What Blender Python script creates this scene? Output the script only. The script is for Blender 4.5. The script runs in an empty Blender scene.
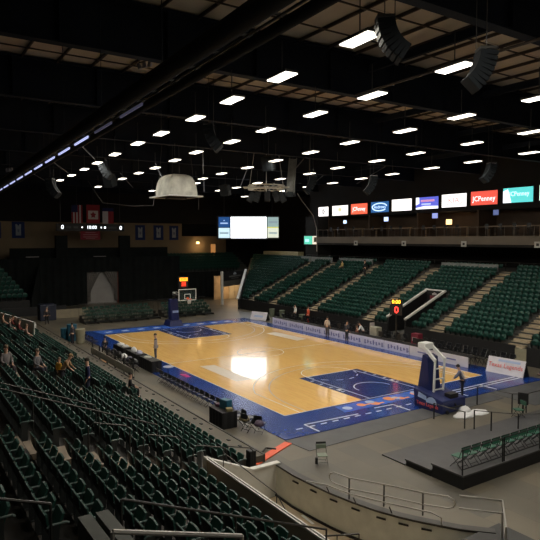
import bpy, math, random
from mathutils import Vector, Matrix
random.seed(7)
PI = math.pi
C = bpy.context.scene.collection
sc = bpy.context.scene

# ------------------------------------------------------------------ materials
MATS = {}
def mat(name, col, rough=0.6, metal=0.0, emit=0.0, var=0.12, scale=3.0, spec=0.5, coat=0.0, ecol=None, bump=0.0):
    if name in MATS: return MATS[name]
    m = bpy.data.materials.new(name); m.use_nodes = True
    nt = m.node_tree; b = nt.nodes['Principled BSDF']
    b.inputs['Roughness'].default_value = rough
    b.inputs['Metallic'].default_value = metal
    b.inputs['Specular IOR Level'].default_value = spec
    if coat: b.inputs['Coat Weight'].default_value = coat; b.inputs['Coat Roughness'].default_value = 0.06
    if emit:
        b.inputs['Emission Color'].default_value = (*(ecol or col), 1)
        b.inputs['Emission Strength'].default_value = emit
    if var:
        tc = nt.nodes.new('ShaderNodeTexCoord'); n = nt.nodes.new('ShaderNodeTexNoise')
        n.inputs['Scale'].default_value = scale; n.inputs['Detail'].default_value = 4
        nt.links.new(tc.outputs['Object'], n.inputs['Vector'])
        r = nt.nodes.new('ShaderNodeValToRGB')
        r.color_ramp.elements[0].position = 0.3; r.color_ramp.elements[1].position = 0.7
        r.color_ramp.elements[0].color = (*[max(0, c*(1-var)) for c in col], 1)
        r.color_ramp.elements[1].color = (*[min(1, c*(1+var)) for c in col], 1)
        nt.links.new(n.outputs['Fac'], r.inputs['Fac'])
        nt.links.new(r.outputs['Color'], b.inputs['Base Color'])
        if bump:
            bm = nt.nodes.new('ShaderNodeBump'); bm.inputs['Strength'].default_value = bump
            nt.links.new(n.outputs['Fac'], bm.inputs['Height']); nt.links.new(bm.outputs['Normal'], b.inputs['Normal'])
    else:
        b.inputs['Base Color'].default_value = (*col, 1)
    MATS[name] = m
    return m

def wood_mat():
    m = mat('maple_court', (0.72, 0.47, 0.22), rough=0.16, coat=0.5, var=0, spec=0.5)
    nt = m.node_tree; b = nt.nodes['Principled BSDF']
    tc = nt.nodes.new('ShaderNodeTexCoord')
    br = nt.nodes.new('ShaderNodeTexBrick')
    br.inputs['Scale'].default_value = 1.0
    br.inputs['Brick Width'].default_value = 1.1; br.inputs['Row Height'].default_value = 0.09
    br.inputs['Mortar Size'].default_value = 0.0
    br.inputs['Color1'].default_value = (0.95, 0.60, 0.21, 1); br.inputs['Color2'].default_value = (0.80, 0.47, 0.14, 1)
    br.inputs['Bias'].default_value = -0.2
    nt.links.new(tc.outputs['Object'], br.inputs['Vector'])
    mp = nt.nodes.new('ShaderNodeMapping'); mp.inputs['Scale'].default_value = (0.8, 8, 1)
    nt.links.new(tc.outputs['Object'], mp.inputs['Vector'])
    n = nt.nodes.new('ShaderNodeTexNoise'); n.inputs['Scale'].default_value = 2.5; n.inputs['Detail'].default_value = 5
    nt.links.new(mp.outputs['Vector'], n.inputs['Vector'])
    mx = nt.nodes.new('ShaderNodeMix'); mx.data_type = 'RGBA'; mx.blend_type = 'OVERLAY'
    mx.inputs['Factor'].default_value = 0.3
    nt.links.new(br.outputs['Color'], mx.inputs['A']); nt.links.new(n.outputs['Fac'], mx.inputs['B'])
    nt.links.new(mx.outputs['Result'], b.inputs['Base Color'])
    return m

def tile_mat(name, c1, c2, w, h, mortar, rough=0.6):
    m = mat(name, c1, rough=rough, var=0); nt = m.node_tree; b = nt.nodes['Principled BSDF']
    tc = nt.nodes.new('ShaderNodeTexCoord'); br = nt.nodes.new('ShaderNodeTexBrick')
    br.inputs['Scale'].default_value = 1.0; br.inputs['Brick Width'].default_value = w; br.inputs['Row Height'].default_value = h
    br.inputs['Mortar Size'].default_value = mortar; br.inputs['Color1'].default_value = (*c1, 1); br.inputs['Color2'].default_value = (*c2, 1)
    br.inputs['Mortar'].default_value = (*[c*0.6 for c in c1], 1)
    nt.links.new(tc.outputs['Object'], br.inputs['Vector'])
    n = nt.nodes.new('ShaderNodeTexNoise'); n.inputs['Scale'].default_value = 0.35; n.inputs['Detail'].default_value = 5
    nt.links.new(tc.outputs['Object'], n.inputs['Vector'])
    mx = nt.nodes.new('ShaderNodeMix'); mx.data_type = 'RGBA'; mx.blend_type = 'OVERLAY'; mx.inputs['Factor'].default_value = 0.55
    nt.links.new(br.outputs['Color'], mx.inputs['A']); nt.links.new(n.outputs['Fac'], mx.inputs['B'])
    nt.links.new(mx.outputs['Result'], b.inputs['Base Color'])
    return m

M_wood = wood_mat()
M_floor = tile_mat('arena_floor', (0.130, 0.112, 0.080), (0.085, 0.078, 0.063), 2.4, 1.2, 0.01, 0.42)
M_ceil = tile_mat('roof_insulation', (0.60, 0.52, 0.40), (0.52, 0.45, 0.34), 8.7, 1.55, 0.03, 0.9)
M_blue = mat('court_blue', (0.006, 0.036, 0.22), rough=0.22, coat=0.2, var=0.05)
M_navy = mat('lane_navy', (0.008, 0.03, 0.16), rough=0.22, coat=0.2, var=0.05)
M_white = mat('white_paint', (0.8, 0.8, 0.78), rough=0.3, var=0.03)
M_greyline = mat('grey_line', (0.42, 0.42, 0.44), rough=0.3, var=0.03)
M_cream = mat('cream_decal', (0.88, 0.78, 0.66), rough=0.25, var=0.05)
M_skyblue = mat('apron_light_blue', (0.05, 0.14, 0.55), rough=0.2, var=0.25, scale=1.5)
M_orange = mat('apron_orange', (0.75, 0.28, 0.10), rough=0.3, var=0.1)
M_magenta = mat('magenta_mark', (0.5, 0.03, 0.2), rough=0.3, var=0.1)
M_seat = mat('seat_green', (0.007, 0.056, 0.042), rough=0.55, var=0.1, scale=6)
M_shell = mat('seat_shell', (0.004, 0.011, 0.010), rough=0.4, var=0.1, scale=6)
M_seat_far = M_seat
M_rim = mat('armrest_and_highlight', (0.10, 0.15, 0.14), rough=0.35, var=0.05)  # grey of the armrests, also the painted highlight on the backrest edges
M_iron = mat('seat_bracket', (0.03, 0.035, 0.035), rough=0.4, var=0.1)
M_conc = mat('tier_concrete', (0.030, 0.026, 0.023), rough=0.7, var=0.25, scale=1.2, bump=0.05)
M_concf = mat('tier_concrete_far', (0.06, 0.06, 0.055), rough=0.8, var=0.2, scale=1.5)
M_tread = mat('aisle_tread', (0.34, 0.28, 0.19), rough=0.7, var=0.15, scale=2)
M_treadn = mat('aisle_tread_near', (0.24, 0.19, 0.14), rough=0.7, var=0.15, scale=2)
M_black = mat('black_paint', (0.006, 0.006, 0.007), rough=0.6, var=0.1)
M_cloth = mat('black_curtain_cloth', (0.010, 0.012, 0.012), rough=0.95, var=0.25, scale=1.0, spec=0.1)
M_girder = mat('girder_steel', (0.011, 0.014, 0.021), rough=0.85, var=0.2, scale=0.8, spec=0.12)
M_purlin = mat('purlin_brown', (0.05, 0.035, 0.025), rough=0.7, var=0.15)
M_steel = mat('steel_tube', (0.45, 0.43, 0.40), rough=0.35, metal=0.7, var=0.05)
M_dsteel = mat('dark_steel', (0.05, 0.048, 0.045), rough=0.4, metal=0.5, var=0.1)
M_wallw = mat('vomitory_white', (0.66, 0.65, 0.60), rough=0.7, var=0.06, scale=1.5)
M_wallt = mat('vomitory_tan', (0.38, 0.33, 0.25), rough=0.7, var=0.1, scale=1.5)
M_cap = mat('white_cap', (0.75, 0.74, 0.70), rough=0.5, var=0.04)
M_dasher = mat('walkway_tan', (0.085, 0.074, 0.055), rough=0.6, var=0.15, scale=1.0)
M_beige = mat('beige_block', (0.22, 0.165, 0.10), rough=0.9, var=0.15, scale=0.3)
M_brown = mat('suite_brown', (0.085, 0.055, 0.035), rough=0.8, var=0.2, scale=0.6)
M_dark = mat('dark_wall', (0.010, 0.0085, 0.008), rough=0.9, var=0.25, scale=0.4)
M_balc = mat('balcony_concrete', (0.17, 0.145, 0.115), rough=0.8, var=0.1, scale=0.8)
M_counter = mat('counter_wood', (0.28, 0.19, 0.11), rough=0.5, var=0.1)
M_mat = mat('rubber_mat', (0.065, 0.068, 0.072), rough=0.5, var=0.2, scale=1.5)
M_stage = mat('stage_deck', (0.055, 0.055, 0.058), rough=0.5, var=0.15, scale=2)
M_orangestrip = mat('orange_strip', (0.78, 0.12, 0.05), rough=0.5, var=0.1)
M_red = mat('red_paint', (0.5, 0.03, 0.03), rough=0.5, var=0.1)
M_maroon = mat('maroon_cloth', (0.16, 0.012, 0.02), rough=0.9, var=0.1)
M_bannerb = mat('banner_blue', (0.012, 0.03, 0.12), rough=0.9, var=0.1)
M_bannerw = mat('banner_white', (0.30, 0.33, 0.38), rough=0.9, var=0.1)
M_flagw = mat('flag_white', (0.42, 0.38, 0.38), rough=0.9, var=0.05)
M_flagr = mat('flag_red', (0.22, 0.015, 0.02), rough=0.9, var=0.05)
M_flagb = mat('flag_blue', (0.012, 0.015, 0.07), rough=0.9, var=0.05)
M_padblue = mat('hoop_pad_navy', (0.008, 0.015, 0.085), rough=0.45, var=0.1)
M_hoopw = mat('hoop_white', (0.75, 0.76, 0.74), rough=0.4, var=0.03)
M_rimr = mat('rim_orange', (0.8, 0.12, 0.04), rough=0.4, var=0.02)
M_net = mat('net_white', (0.75, 0.72, 0.68), rough=0.8, var=0.02)
M_palered = mat('print_red', (0.65, 0.10, 0.09), rough=0.4, var=0.05)
M_paleblue = mat('print_pale_blue', (0.35, 0.45, 0.68), rough=0.4, var=0.05)
M_boardw = mat('ad_board_skirt', (0.58, 0.58, 0.76), rough=0.35, var=0.08)
M_board2 = mat('ad_board_white', (0.62, 0.60, 0.66), rough=0.3, var=0.06)
M_boardtxt = mat('ad_board_print', (0.16, 0.17, 0.38), rough=0.4, var=0.05)
M_dome = mat('grey_fabric', (0.62, 0.62, 0.56), rough=0.95, var=0.35, scale=1.3, bump=0.6)
M_speaker = mat('speaker_black', (0.006, 0.008, 0.010), rough=0.8, var=0.2, scale=5, spec=0.15)
M_speakerg = mat('speaker_grille', (0.013, 0.015, 0.017), rough=0.7, var=0.5, scale=14, spec=0.2)
M_chairg = mat('chair_green', (0.02, 0.11, 0.07), rough=0.4, var=0.1)
M_chairpale = mat('chair_pad_sage', (0.22, 0.27, 0.21), rough=0.7, var=0.1)
M_chairb = mat('chair_black', (0.012, 0.013, 0.016), rough=0.35, var=0.1)
M_tealbin = mat('teal_plastic', (0.01, 0.09, 0.15), rough=0.5, var=0.1)
M_tanbin = mat('tan_plastic', (0.28, 0.26, 0.18), rough=0.5, var=0.1)
M_whitecloth = mat('white_cloth', (0.8, 0.8, 0.82), rough=0.9, var=0.05)
M_skin = mat('skin', (0.55, 0.33, 0.23), rough=0.6, var=0.05)
M_hair = mat('dark_hair', (0.02, 0.014, 0.01), rough=0.7, var=0.1)
M_woodl = mat('light_board', (0.5, 0.28, 0.12), rough=0.5, var=0.1)
M_glassboard = mat('clear_board', (0.25, 0.35, 0.33), rough=0.05, var=0)
_b = M_glassboard.node_tree.nodes['Principled BSDF']; _b.inputs['Transmission Weight'].default_value = 0.9; _b.inputs['IOR'].default_value = 1.1
M_lamp = mat('lamp_diffuser', (1.0, 0.96, 0.88), emit=62.0, var=0, ecol=(1.0, 0.93, 0.80))
M_led = mat('led_tube', (0.6, 0.65, 1.0), emit=0.9, var=0, ecol=(0.55, 0.6, 1.0))
def glow(name, col, s): return mat('glow_' + name, col, emit=s, var=0, rough=0.5)

# ------------------------------------------------------------------ mesh builder
class MB:
    def __init__(s): s.v = []; s.f = []
    def add(s, vs, fs):
        o = len(s.v); s.v += [tuple(v) for v in vs]; s.f += [tuple(i + o for i in f) for f in fs]; return s
    def box(s, c, d, rz=0.0, M=None):
        hx, hy, hz = d[0]/2, d[1]/2, d[2]/2
        R = M if M is not None else Matrix.Rotation(rz, 3, 'Z')
        vs = [Vector(c) + R @ Vector((x, y, z)) for x in (-hx, hx) for y in (-hy, hy) for z in (-hz, hz)]
        return s.add(vs, [(0,1,3,2), (4,6,7,5), (0,4,5,1), (2,3,7,6), (0,2,6,4), (1,5,7,3)])
    def b2(s, x0, x1, y0, y1, z0, z1): return s.box(((x0+x1)/2, (y0+y1)/2, (z0+z1)/2), (abs(x1-x0), abs(y1-y0), abs(z1-z0)))
    def bar(s, a, b, w, h=None, up=(0,0,1)):
        a = Vector(a); b = Vector(b); h = h or w; d = b - a; L = d.length
        if L < 1e-6: return s
        d.normalize(); u = Vector(up)
        if abs(d.dot(u)) > 0.98: u = Vector((0,1,0))
        r = d.cross(u).normalized(); u = r.cross(d)
        M = Matrix((r, d, u)).transposed()
        return s.box((a+b)/2, (w, L, h), M=M)
    def tube(s, pts, r, n=6, cap=True):
        pts = [Vector(p) for p in pts]; rs = r if isinstance(r, (list, tuple)) else [r]*len(pts)
        o = len(s.v); k = len(pts)
        ref = None
        for i, p in enumerate(pts):
            d = (pts[min(i+1, k-1)] - pts[max(i-1, 0)]).normalized()
            if ref is None:
                ref = Vector((0,0,1)) if abs(d.z) < 0.9 else Vector((1,0,0))
            a = d.cross(ref)
            if a.length < 1e-4: a = d.cross(Vector((0,1,0)))
            a.normalize(); b = d.cross(a)
            for j in range(n):
                t = 2*PI*j/n; s.v.append(tuple(p + (a*math.cos(t) + b*math.sin(t))*rs[i]))
        for i in range(k-1):
            for j in range(n):
                s.f.append((o+i*n+j, o+i*n+(j+1)%n, o+(i+1)*n+(j+1)%n, o+(i+1)*n+j))
        if cap: s.f.append(tuple(o+j for j in range(n-1, -1, -1))); s.f.append(tuple(o+(k-1)*n+j for j in range(n)))
        return s
    def prism(s, poly, z0, z1):
        n = len(poly); vs = [(x, y, z0) for x, y in poly] + [(x, y, z1) for x, y in poly]
        return s.add(vs, [tuple(range(n-1, -1, -1)), tuple(range(n, 2*n))] + [(i, (i+1)%n, n+(i+1)%n, n+i) for i in range(n)])
    def ext(s, poly3, vec):
        n = len(poly3); v = Vector(vec); a = [Vector(p) for p in poly3]
        return s.add(a + [p+v for p in a], [tuple(range(n-1, -1, -1)), tuple(range(n, 2*n))] + [(i, (i+1)%n, n+(i+1)%n, n+i) for i in range(n)])
    def ball(s, c, r, sc_=(1,1,1), nu=10, nv=7, zmin=-1.0):
        vs = []; fs = []
        for i in range(nv+1):
            ph = -PI/2 + PI*i/nv
            for j in range(nu):
                t = 2*PI*j/nu
                vs.append((c[0]+r*sc_[0]*math.cos(ph)*math.cos(t), c[1]+r*sc_[1]*math.cos(ph)*math.sin(t), c[2]+r*sc_[2]*max(zmin, math.sin(ph))))
        for i in range(nv):
            for j in range(nu): fs.append((i*nu+j, i*nu+(j+1)%nu, (i+1)*nu+(j+1)%nu, (i+1)*nu+j))
        return s.add(vs, fs)
    def arcband(s, c, r0, r1, a0, a1, z, n=40, th=0.004):
        pts = []
        vs = []; fs = []
        for i in range(n+1):
            a = a0 + (a1-a0)*i/n
            for r in (r0, r1): vs.append((c[0]+r*math.cos(a), c[1]+r*math.sin(a), z))
        for i in range(n): fs.append((2*i, 2*i+1, 2*i+3, 2*i+2))
        return s.add(vs, fs)
    def build(s, name, m, parent=None, bevel=0.0, smooth=False, m2=None, idx=None):
        me = bpy.data.meshes.new(name); me.from_pydata(s.v, [], s.f); me.materials.append(m)
        if m2 is not None:
            me.materials.append(m2); me.polygons.foreach_set('material_index', idx)
        o = bpy.data.objects.new(name, me); C.objects.link(o)
        if parent is not None: o.parent = parent
        if smooth:
            me.polygons.foreach_set('use_smooth', [True]*len(me.polygons))
        if bevel:
            b = o.modifiers.new('bevel', 'BEVEL'); b.width = bevel; b.segments = 2; b.limit_method = 'ANGLE'
        return o

def tag(o, label=None, cat=None, group=None, kind=None):
    if label: o['label'] = label
    if cat: o['category'] = cat
    if group: o['group'] = group
    if kind: o['kind'] = kind
    return o
def thing(name, label, cat, loc=(0,0,0), rz=0.0, group=None):
    o = bpy.data.objects.new(name, None); C.objects.link(o); o.location = loc; o.rotation_euler = (0,0,rz)
    o.empty_display_size = 0.2
    return tag(o, label, cat, group)
def struct(name, mb, m, label=None, **k):
    o = mb.build(name, m, **k); o['kind'] = 'structure'; o['label'] = label or name.replace('_', ' '); o['category'] = 'structure'
    return o
KIDS = {}
def kids(o):
    return list(o.children)
def dup(root, loc, rz=None, label=None, group=None, scale=None):
    r = root.copy(); C.objects.link(r); r.location = loc
    if rz is not None: r.rotation_euler = (0,0,rz)
    if scale: r.scale = (scale,)*3
    if label: r['label'] = label
    if group: r['group'] = group
    for ch in CH[root.name]:
        c = ch.copy(); C.objects.link(c); c.parent = r
        for g in CH.get(ch.name, []):
            d = g.copy(); C.objects.link(d); d.parent = c
    return r
CH = {}
def proto(root):
    CH[root.name] = list(root.children)
    for c in root.children: CH[c.name] = list(c.children)
    return root
ORD = ['first','second','third','fourth','fifth','sixth','seventh','eighth','ninth','tenth','eleventh','twelfth','thirteenth','fourteenth','fifteenth',
 'sixteenth','seventeenth','eighteenth','nineteenth','twentieth','twenty-first','twenty-second','twenty-third','twenty-fourth','twenty-fifth','twenty-sixth',
 'twenty-seventh','twenty-eighth','twenty-ninth','thirtieth','thirty-first','thirty-second','thirty-third','thirty-fourth','thirty-fifth','thirty-sixth','thirty-seventh','thirty-eighth','thirty-ninth','fortieth']
def text(body, size, m, parent, loc, rot, extrude=0.004, name='lettering', sx=1.0, align='CENTER', shear=0.0):
    cu = bpy.data.curves.new(name, 'FONT'); cu.body = body; cu.size = size; cu.extrude = extrude
    cu.align_x = align; cu.align_y = 'CENTER'; cu.shear = shear; cu.resolution_u = 2
    cu.materials.append(m)
    tmp = bpy.data.objects.new(name, cu); me = bpy.data.meshes.new_from_object(tmp); bpy.data.objects.remove(tmp); bpy.data.curves.remove(cu)
    me.name = name
    if not me.materials: me.materials.append(m)
    o = bpy.data.objects.new(name, me); C.objects.link(o); o.parent = parent; o.location = loc; o.rotation_euler = rot; o.scale = (sx, 1, 1)
    return o

# ------------------------------------------------------------------ camera
CAM = Vector((37.618, -23.886, 8.874))
yaw, pitch, roll = -0.9884, -0.055, -0.0006
fw = Vector((math.cos(pitch)*math.sin(yaw), math.cos(pitch)*math.cos(yaw), math.sin(pitch)))
r0 = Vector((math.cos(yaw), -math.sin(yaw), 0)); u0 = r0.cross(fw)
Rv = math.cos(roll)*r0 + math.sin(roll)*u0; Uv = -math.sin(roll)*r0 + math.cos(roll)*u0
cd = bpy.data.cameras.new('camera'); cam = bpy.data.objects.new('camera', cd); C.objects.link(cam)
cam.matrix_world = Matrix(((Rv.x, Uv.x, -fw.x, CAM.x), (Rv.y, Uv.y, -fw.y, CAM.y), (Rv.z, Uv.z, -fw.z, CAM.z), (0,0,0,1)))
cd.sensor_width = 36; cd.sensor_height = 36; cd.lens = 578.3/540*36; cd.clip_end = 300; cd.clip_start = 0.1
sc.camera = cam
def visible(p, m=0):
    d = Vector(p) - CAM; z = d.dot(fw)
    if z < 0.5: return None
    x = 270 + 578.3*d.dot(Rv)/z; y = 270 - 578.3*d.dot(Uv)/z
    return (x, y, z) if -m < x < 540+m and -m < y < 540+m else None

# ------------------------------------------------------------------ shell
struct('floor', MB().b2(-48, 46, -32, 32, -0.2, 0), M_floor, 'grey concrete arena floor around the court')
struct('ceiling', MB().b2(-48, 46, -32, 32, 17.2, 17.4), M_ceil, 'beige insulated arena roof between dark girders')
struct('wall_north', MB().b2(-48, 46, 31.5, 32, 0, 17.2), M_dark)
struct('wall_south', MB().b2(-48, 46, -32, -31.5, 0, 17.2), M_dark)
struct('wall_west', MB().b2(-48, -47.5, -31.5, 31.5, 0, 17.2), M_dark)
struct('wall_east', MB().b2(45.5, 46, -31.5, 31.5, 0, 17.2), M_dark)

# roof girders
GX = [35, 26.3, 17.5, 9.0, 0.2, -8.6, -17.4, -26.2, -35, -43.5]
for i, gx in enumerate(GX):
    mb = MB()
    mb.b2(gx-0.06, gx+0.06, -31.4, 31.4, 15.35, 17.1)
    mb.b2(gx-0.20, gx+0.20, -31.4, 31.4, 15.29, 15.35); mb.b2(gx-0.28, gx+0.28, -31.4, 31.4, 17.05, 17.14)
    for k in range(-8, 9): mb.b2(gx-0.24, gx+0.24, k*3.8-0.02, k*3.8+0.02, 15.35, 17.05)
    struct('roof_girder', mb, M_girder, 'deep dark steel roof girder, %s from the camera' % ORD[i])
# purlins between girders running along the hall
mb = MB()
for k in range(-20, 21):
    y = k*1.55
    mb.b2(-46, 44, y-0.03, y+0.03, 17.05, 17.18)
struct('roof_purlins', mb, M_purlin, 'thin brown purlins crossing above the girders')
mb = MB()
for gx in [31, 21.9, 13.2, 4.6, -4.2]:
    for dx in (-2.4, 0, 2.4):
        mb.b2(gx+dx-0.03, gx+dx+0.03, -31, 31, 17.0, 17.05)
struct('roof_bridging', mb, M_purlin, 'thin bridging bars under the purlins')
# bigger longitudinal beams
for i, (y, x0, x1, z) in enumerate([(-5.2, 17.5, 44, 16.5), (3.0, 9, 44, 16.4), (11.5, 9, 44, 16.4), (-12.0, 0, 17, 16.4), (17.0, -46, 44, 15.9)]):
    mb = MB(); mb.b2(x0, x1, y-0.09, y+0.09, z-0.03, z); mb.b2(x0, x1, y-0.03, y+0.03, z, z+0.3); mb.b2(x0, x1, y-0.09, y+0.09, z+0.3, z+0.33)
    struct('roof_beam', mb, M_girder, 'dark longitudinal steel beam under the roof, number %s from the near side' % ORD[[0,1,2,3,4][i]])
# diagonal rod bracing, faint lines behind the lamps
mb = MB()
for gx in (0.2, -8.6, -17.4):
    for y in (-14, -5, 4, 13):
        mb.tube([(gx, y, 15.2), (gx-8.8, y+4.5, 14.6)], 0.045, 5)
struct('roof_brace', mb, M_dsteel, 'thin steel bracing rods crossing below the far girders')
# service pipe
mb = MB(); mb.tube([(31, -6.4, 15.2), (18, -6.4, 15.2)], 0.05, 6); mb.tube([(27, -6.4, 15.2), (27.4, -1.4, 15.2), (27.6, 6, 15.2)], 0.035, 6)
tag(mb.build('conduit_pipe', M_purlin), 'thin brown pipe running below the roof near the hanging speaker arrays', 'pipe')

# catwalk beams upper left
A1 = Vector((31.0, -18.0, 12.95)); A2 = Vector((-47.0, -15.9, 12.3))
dirv = (A2-A1).normalized(); side = Vector((-dirv.y, dirv.x, 0)).normalized()*-1
def cw(t, off=0, dz=0): return A1 + (A2-A1)*t + side*off + Vector((0,0,dz))
ct = thing('catwalk', 'long dark catwalk with pale blue light tubes crossing the upper left under the roof', 'catwalk')
MB().tube([cw(0,-0.35), cw(1,-0.35)], 0.22, 12).build('beam', M_black, ct, smooth=True)
MB().tube([cw(0,0.45), cw(1,0.45)], 0.13, 10).build('beam', M_black, ct, smooth=True)
MB().tube([cw(0,0.12,-0.02), cw(1,0.12,-0.02)], 0.03, 8).build('conduit', M_dsteel, ct)
mb = MB()
for k in range(60): mb.bar(cw(k/60,-0.3,0.16), cw(k/60,0.5,0.16), 0.05, 0.05)
mb.build('cross_bars', M_dsteel, ct)
mb = MB()
for k in range(14):
    p = cw(0.02+k/14*0.95, -0.35, 0.2); MB().tube([p, (p.x, p.y, 17.1)], 0.012, 4).build('hanger_rod', M_girder, ct)
for k in range(11):
    t0 = 0.13 + k*0.04
    MB().bar(cw(t0,0.30,0.02), cw(t0+0.027,0.30,0.02), 0.06, 0.08).build('light_tube', M_led if k > 1 else mat('led_dim', (0.3,0.3,0.5), emit=0.10, var=0), ct)

# ------------------------------------------------------------------ ceiling lamps
LR = [[(26.1,-13.5),(25.8,-9.4),(25.0,-3.7)],
 [(22.1,-13.2),(21.9,-9.1),(21.3,-3.4),(20.8,2.4)],
 [(18.5,-13.0),(18.3,-8.9),(17.7,-3.0),(17.1,2.8),(16.7,8.7)],
 [(14.8,-12.7),(14.2,-8.7),(13.6,-2.9),(12.8,3.1),(12.2,9.3)],
 [(10.6,-12.5),(10.4,-8.4),(9.6,-2.5),(9.0,3.5),(8.3,9.7)],
 [(7.1,-12.4),(5.9,-8.3),(5.4,-2.2),(4.6,3.8),(3.8,10.2)],
 [(2.4,-12.1),(1.9,-7.9),(1.1,-1.8),(0.4,4.4),(-0.2,10.5)],
 [(-2.2,-11.8),(-2.7,-7.4),(-3.4,-1.5),(-4.3,4.8),(-4.7,11.0)],
 [(-6.4,-11.5),(-6.6,-7.2),(-7.7,-1.0),(-8.5,5.1),(-9.1,11.4)],
 [(-11.2,-11.2),(-11.6,-6.8),(-11.9,0.4),(-13.8,5.9),(-14.6,12.3)],
 [(-15.8,-11.0),(-16.0,-6.5),(-16.7,-0.2),(-17.9,6.1)],
 [(-20.1,-10.7),(-20.5,-6.2),(-22.2,0.2),(-24.2,13.1)],
 [(30.2,-13.6),(29.9,-9.5),(29.2,-3.7),(28.6,2.2),(28.0,8.6)],[(33.9,-9.5),(33.2,-3.7),(32.6,2.2),(32.0,8.6)],[(38.5,-18.6),(38.2,-8),(37.4,-3)]]
RN = ['nearest the camera','second from the camera','third from the camera','fourth from the camera','fifth from the camera','sixth from the camera','seventh from the camera','eighth from the camera','ninth from the camera','tenth from the camera','second from the far end','at the far end','above the top edge','above the camera','behind the camera']
lamp0 = thing('ceiling_light', 'x', 'ceiling light', group='rectangular lamps hanging over the court')
MB().b2(-0.62, 0.62, -0.25, 0.25, 0.03, 0.11).build('housing', M_dsteel, lamp0)
MB().b2(-0.58, 0.58, -0.215, 0.215, 0.0, 0.03).build('diffuser', M_lamp, lamp0)
MB().tube([(0,0,0.11), (0,0,1.15)], 0.018, 5).build('hanging_rod', M_dsteel, lamp0)
proto(lamp0); first = True
for i, row in enumerate(LR):
    for j, (x, y) in enumerate(row):
        lb = 'glowing rectangular ceiling lamp, %s from left in the row %s' % (ORD[j], RN[i])
        o = lamp0 if first else dup(lamp0, (0,0,0))
        first = False
        o.location = (x, y, 14.0); o.rotation_euler = (0,0,-0.06); o['label'] = lb

# ------------------------------------------------------------------ court
court = thing('basketball_court', 'glossy maple basketball court with navy lanes and royal blue apron', 'basketball court')
court['kind'] = 'structure'
Y0, Y1, X0, X1 = -7.67, 7.85, -14.45, 14.33
apron = MB().prism([(-17.6,-9.75),(17.15,-9.6),(17.1,10.1),(-17.4,8.9)], 0.0, 0.03); apron.build('apron', M_blue, court)
MB().prism([(X0,Y0),(X1,Y0),(X1,Y1),(X0,Y1-0.25)], 0.03, 0.034).build('wood_surface', M_wood, court)
ZL = 0.037
def flat(pts, name, m, z=ZL, th=0.003): return MB().prism(pts, z-0.004, z+th-0.003).build(name, m, court)
def rect(x0,x1,y0,y1,name,m,z=ZL): return flat([(x0,y0),(x1,y0),(x1,y1),(x0,y1)], name, m, z)
for s in (-1, 1):
    xb = X1 if s > 0 else X0; xf = xb - s*5.85
    a, b = sorted((xb, xf))
    rect(a, b, -2.5, 2.35, 'lane', M_navy, ZL)
    z2 = ZL+0.002
    mb = MB(); W = 0.06
    mb.b2(a, b, -1.98, -1.98+W, z2-0.001, z2+0.001); mb.b2(a, b, 1.86, 1.86+W, z2-0.001, z2+0.001)
    xx = xf + s*0.3; mb.b2(min(xf,xf+s*0.07), max(xf,xf+s*0.07), -1.98, 1.9, z2-0.001, z2+0.001)
    fx = xf
    mb.arcband((fx, -0.06), 1.80, 1.86, PI/2, PI*1.5, z2, 24) if s > 0 else mb.arcband((fx, -0.06), 1.80, 1.86, -PI/2, PI/2, z2, 24)
    for k in range(6):   # dashed inner half circle
        a0 = (-PI/2 if s > 0 else PI/2) + k*PI/6 + 0.08
        mb.arcband((fx, -0.06), 1.79, 1.86, a0, a0+PI/12, z2, 5)
    hx = xb - s*1.6
    if s > 0: mb.arcband((hx, -0.06), 1.19, 1.26, PI/2, PI*1.5, z2, 20)
    else: mb.arcband((hx, -0.06), 1.19, 1.26, -PI/2, PI/2, z2, 20)
    for d in (1.9, 3.0, 3.9, 4.8):   # lane blocks
        mb.box((xb-s*d, -2.25, z2), (0.09, 0.25, 0.002)); mb.box((xb-s*d, 2.12, z2), (0.09, 0.25, 0.002))
    mb.box((xb-s*2.3, -2.2, z2), (0.3, 0.25, 0.002)); mb.box((xb-s*2.3, 2.08, z2), (0.3, 0.25, 0.002))
    mb.build('lane_lines', M_white, court)
    # three point arcs
    for r, cy, m, nm in ((7.24, 6.71, M_white, 'three_point_line'), (6.32, 6.32, M_greyline, 'inner_arc_line')):
        an = math.asin(min(1, cy/r)) if cy < r else PI/2
        mb = MB()
        if s > 0: mb.arcband((hx, 0.0), r-0.03, r+0.03, PI-an, PI+an, z2, 50)
        else: mb.arcband((hx, 0.0), r-0.03, r+0.03, -an, an, z2, 50)
        xe = hx - s*r*math.cos(an); x_a, x_b = sorted((xe, xb))
        for yy in (-1, 1): mb.b2(x_a, x_b, yy*r*math.sin(an)-0.03, yy*r*math.sin(an)+0.03, z2-0.001, z2+0.001)
        mb.build(nm, m, court)
mb = MB(); z2 = ZL+0.002
mb.b2(-0.03, 0.03, Y0, Y1-0.15, z2-0.001, z2+0.001); mb.arcband((0,0), 1.77, 1.83, 0, 2*PI, z2, 40); mb.build('centre_lines', M_white, court)
mb = MB()
for (p, q) in (((X0,Y0),(X1,Y0)),((X1,Y0),(X1,Y1)),((X1,Y1),(X0,Y1-0.25)),((X0,Y1-0.25),(X0,Y0))):
    mb.bar((p[0],p[1],ZL), (q[0],q[1],ZL), 0.05, 0.004)
mb.build('boundary_line', M_white, court)
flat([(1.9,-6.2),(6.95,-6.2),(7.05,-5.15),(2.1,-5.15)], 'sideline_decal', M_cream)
flat([(-7.1,5.15),(-2.5,5.35),(-2.7,6.5),(-7.3,6.3)], 'sideline_decal', M_cream)
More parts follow.
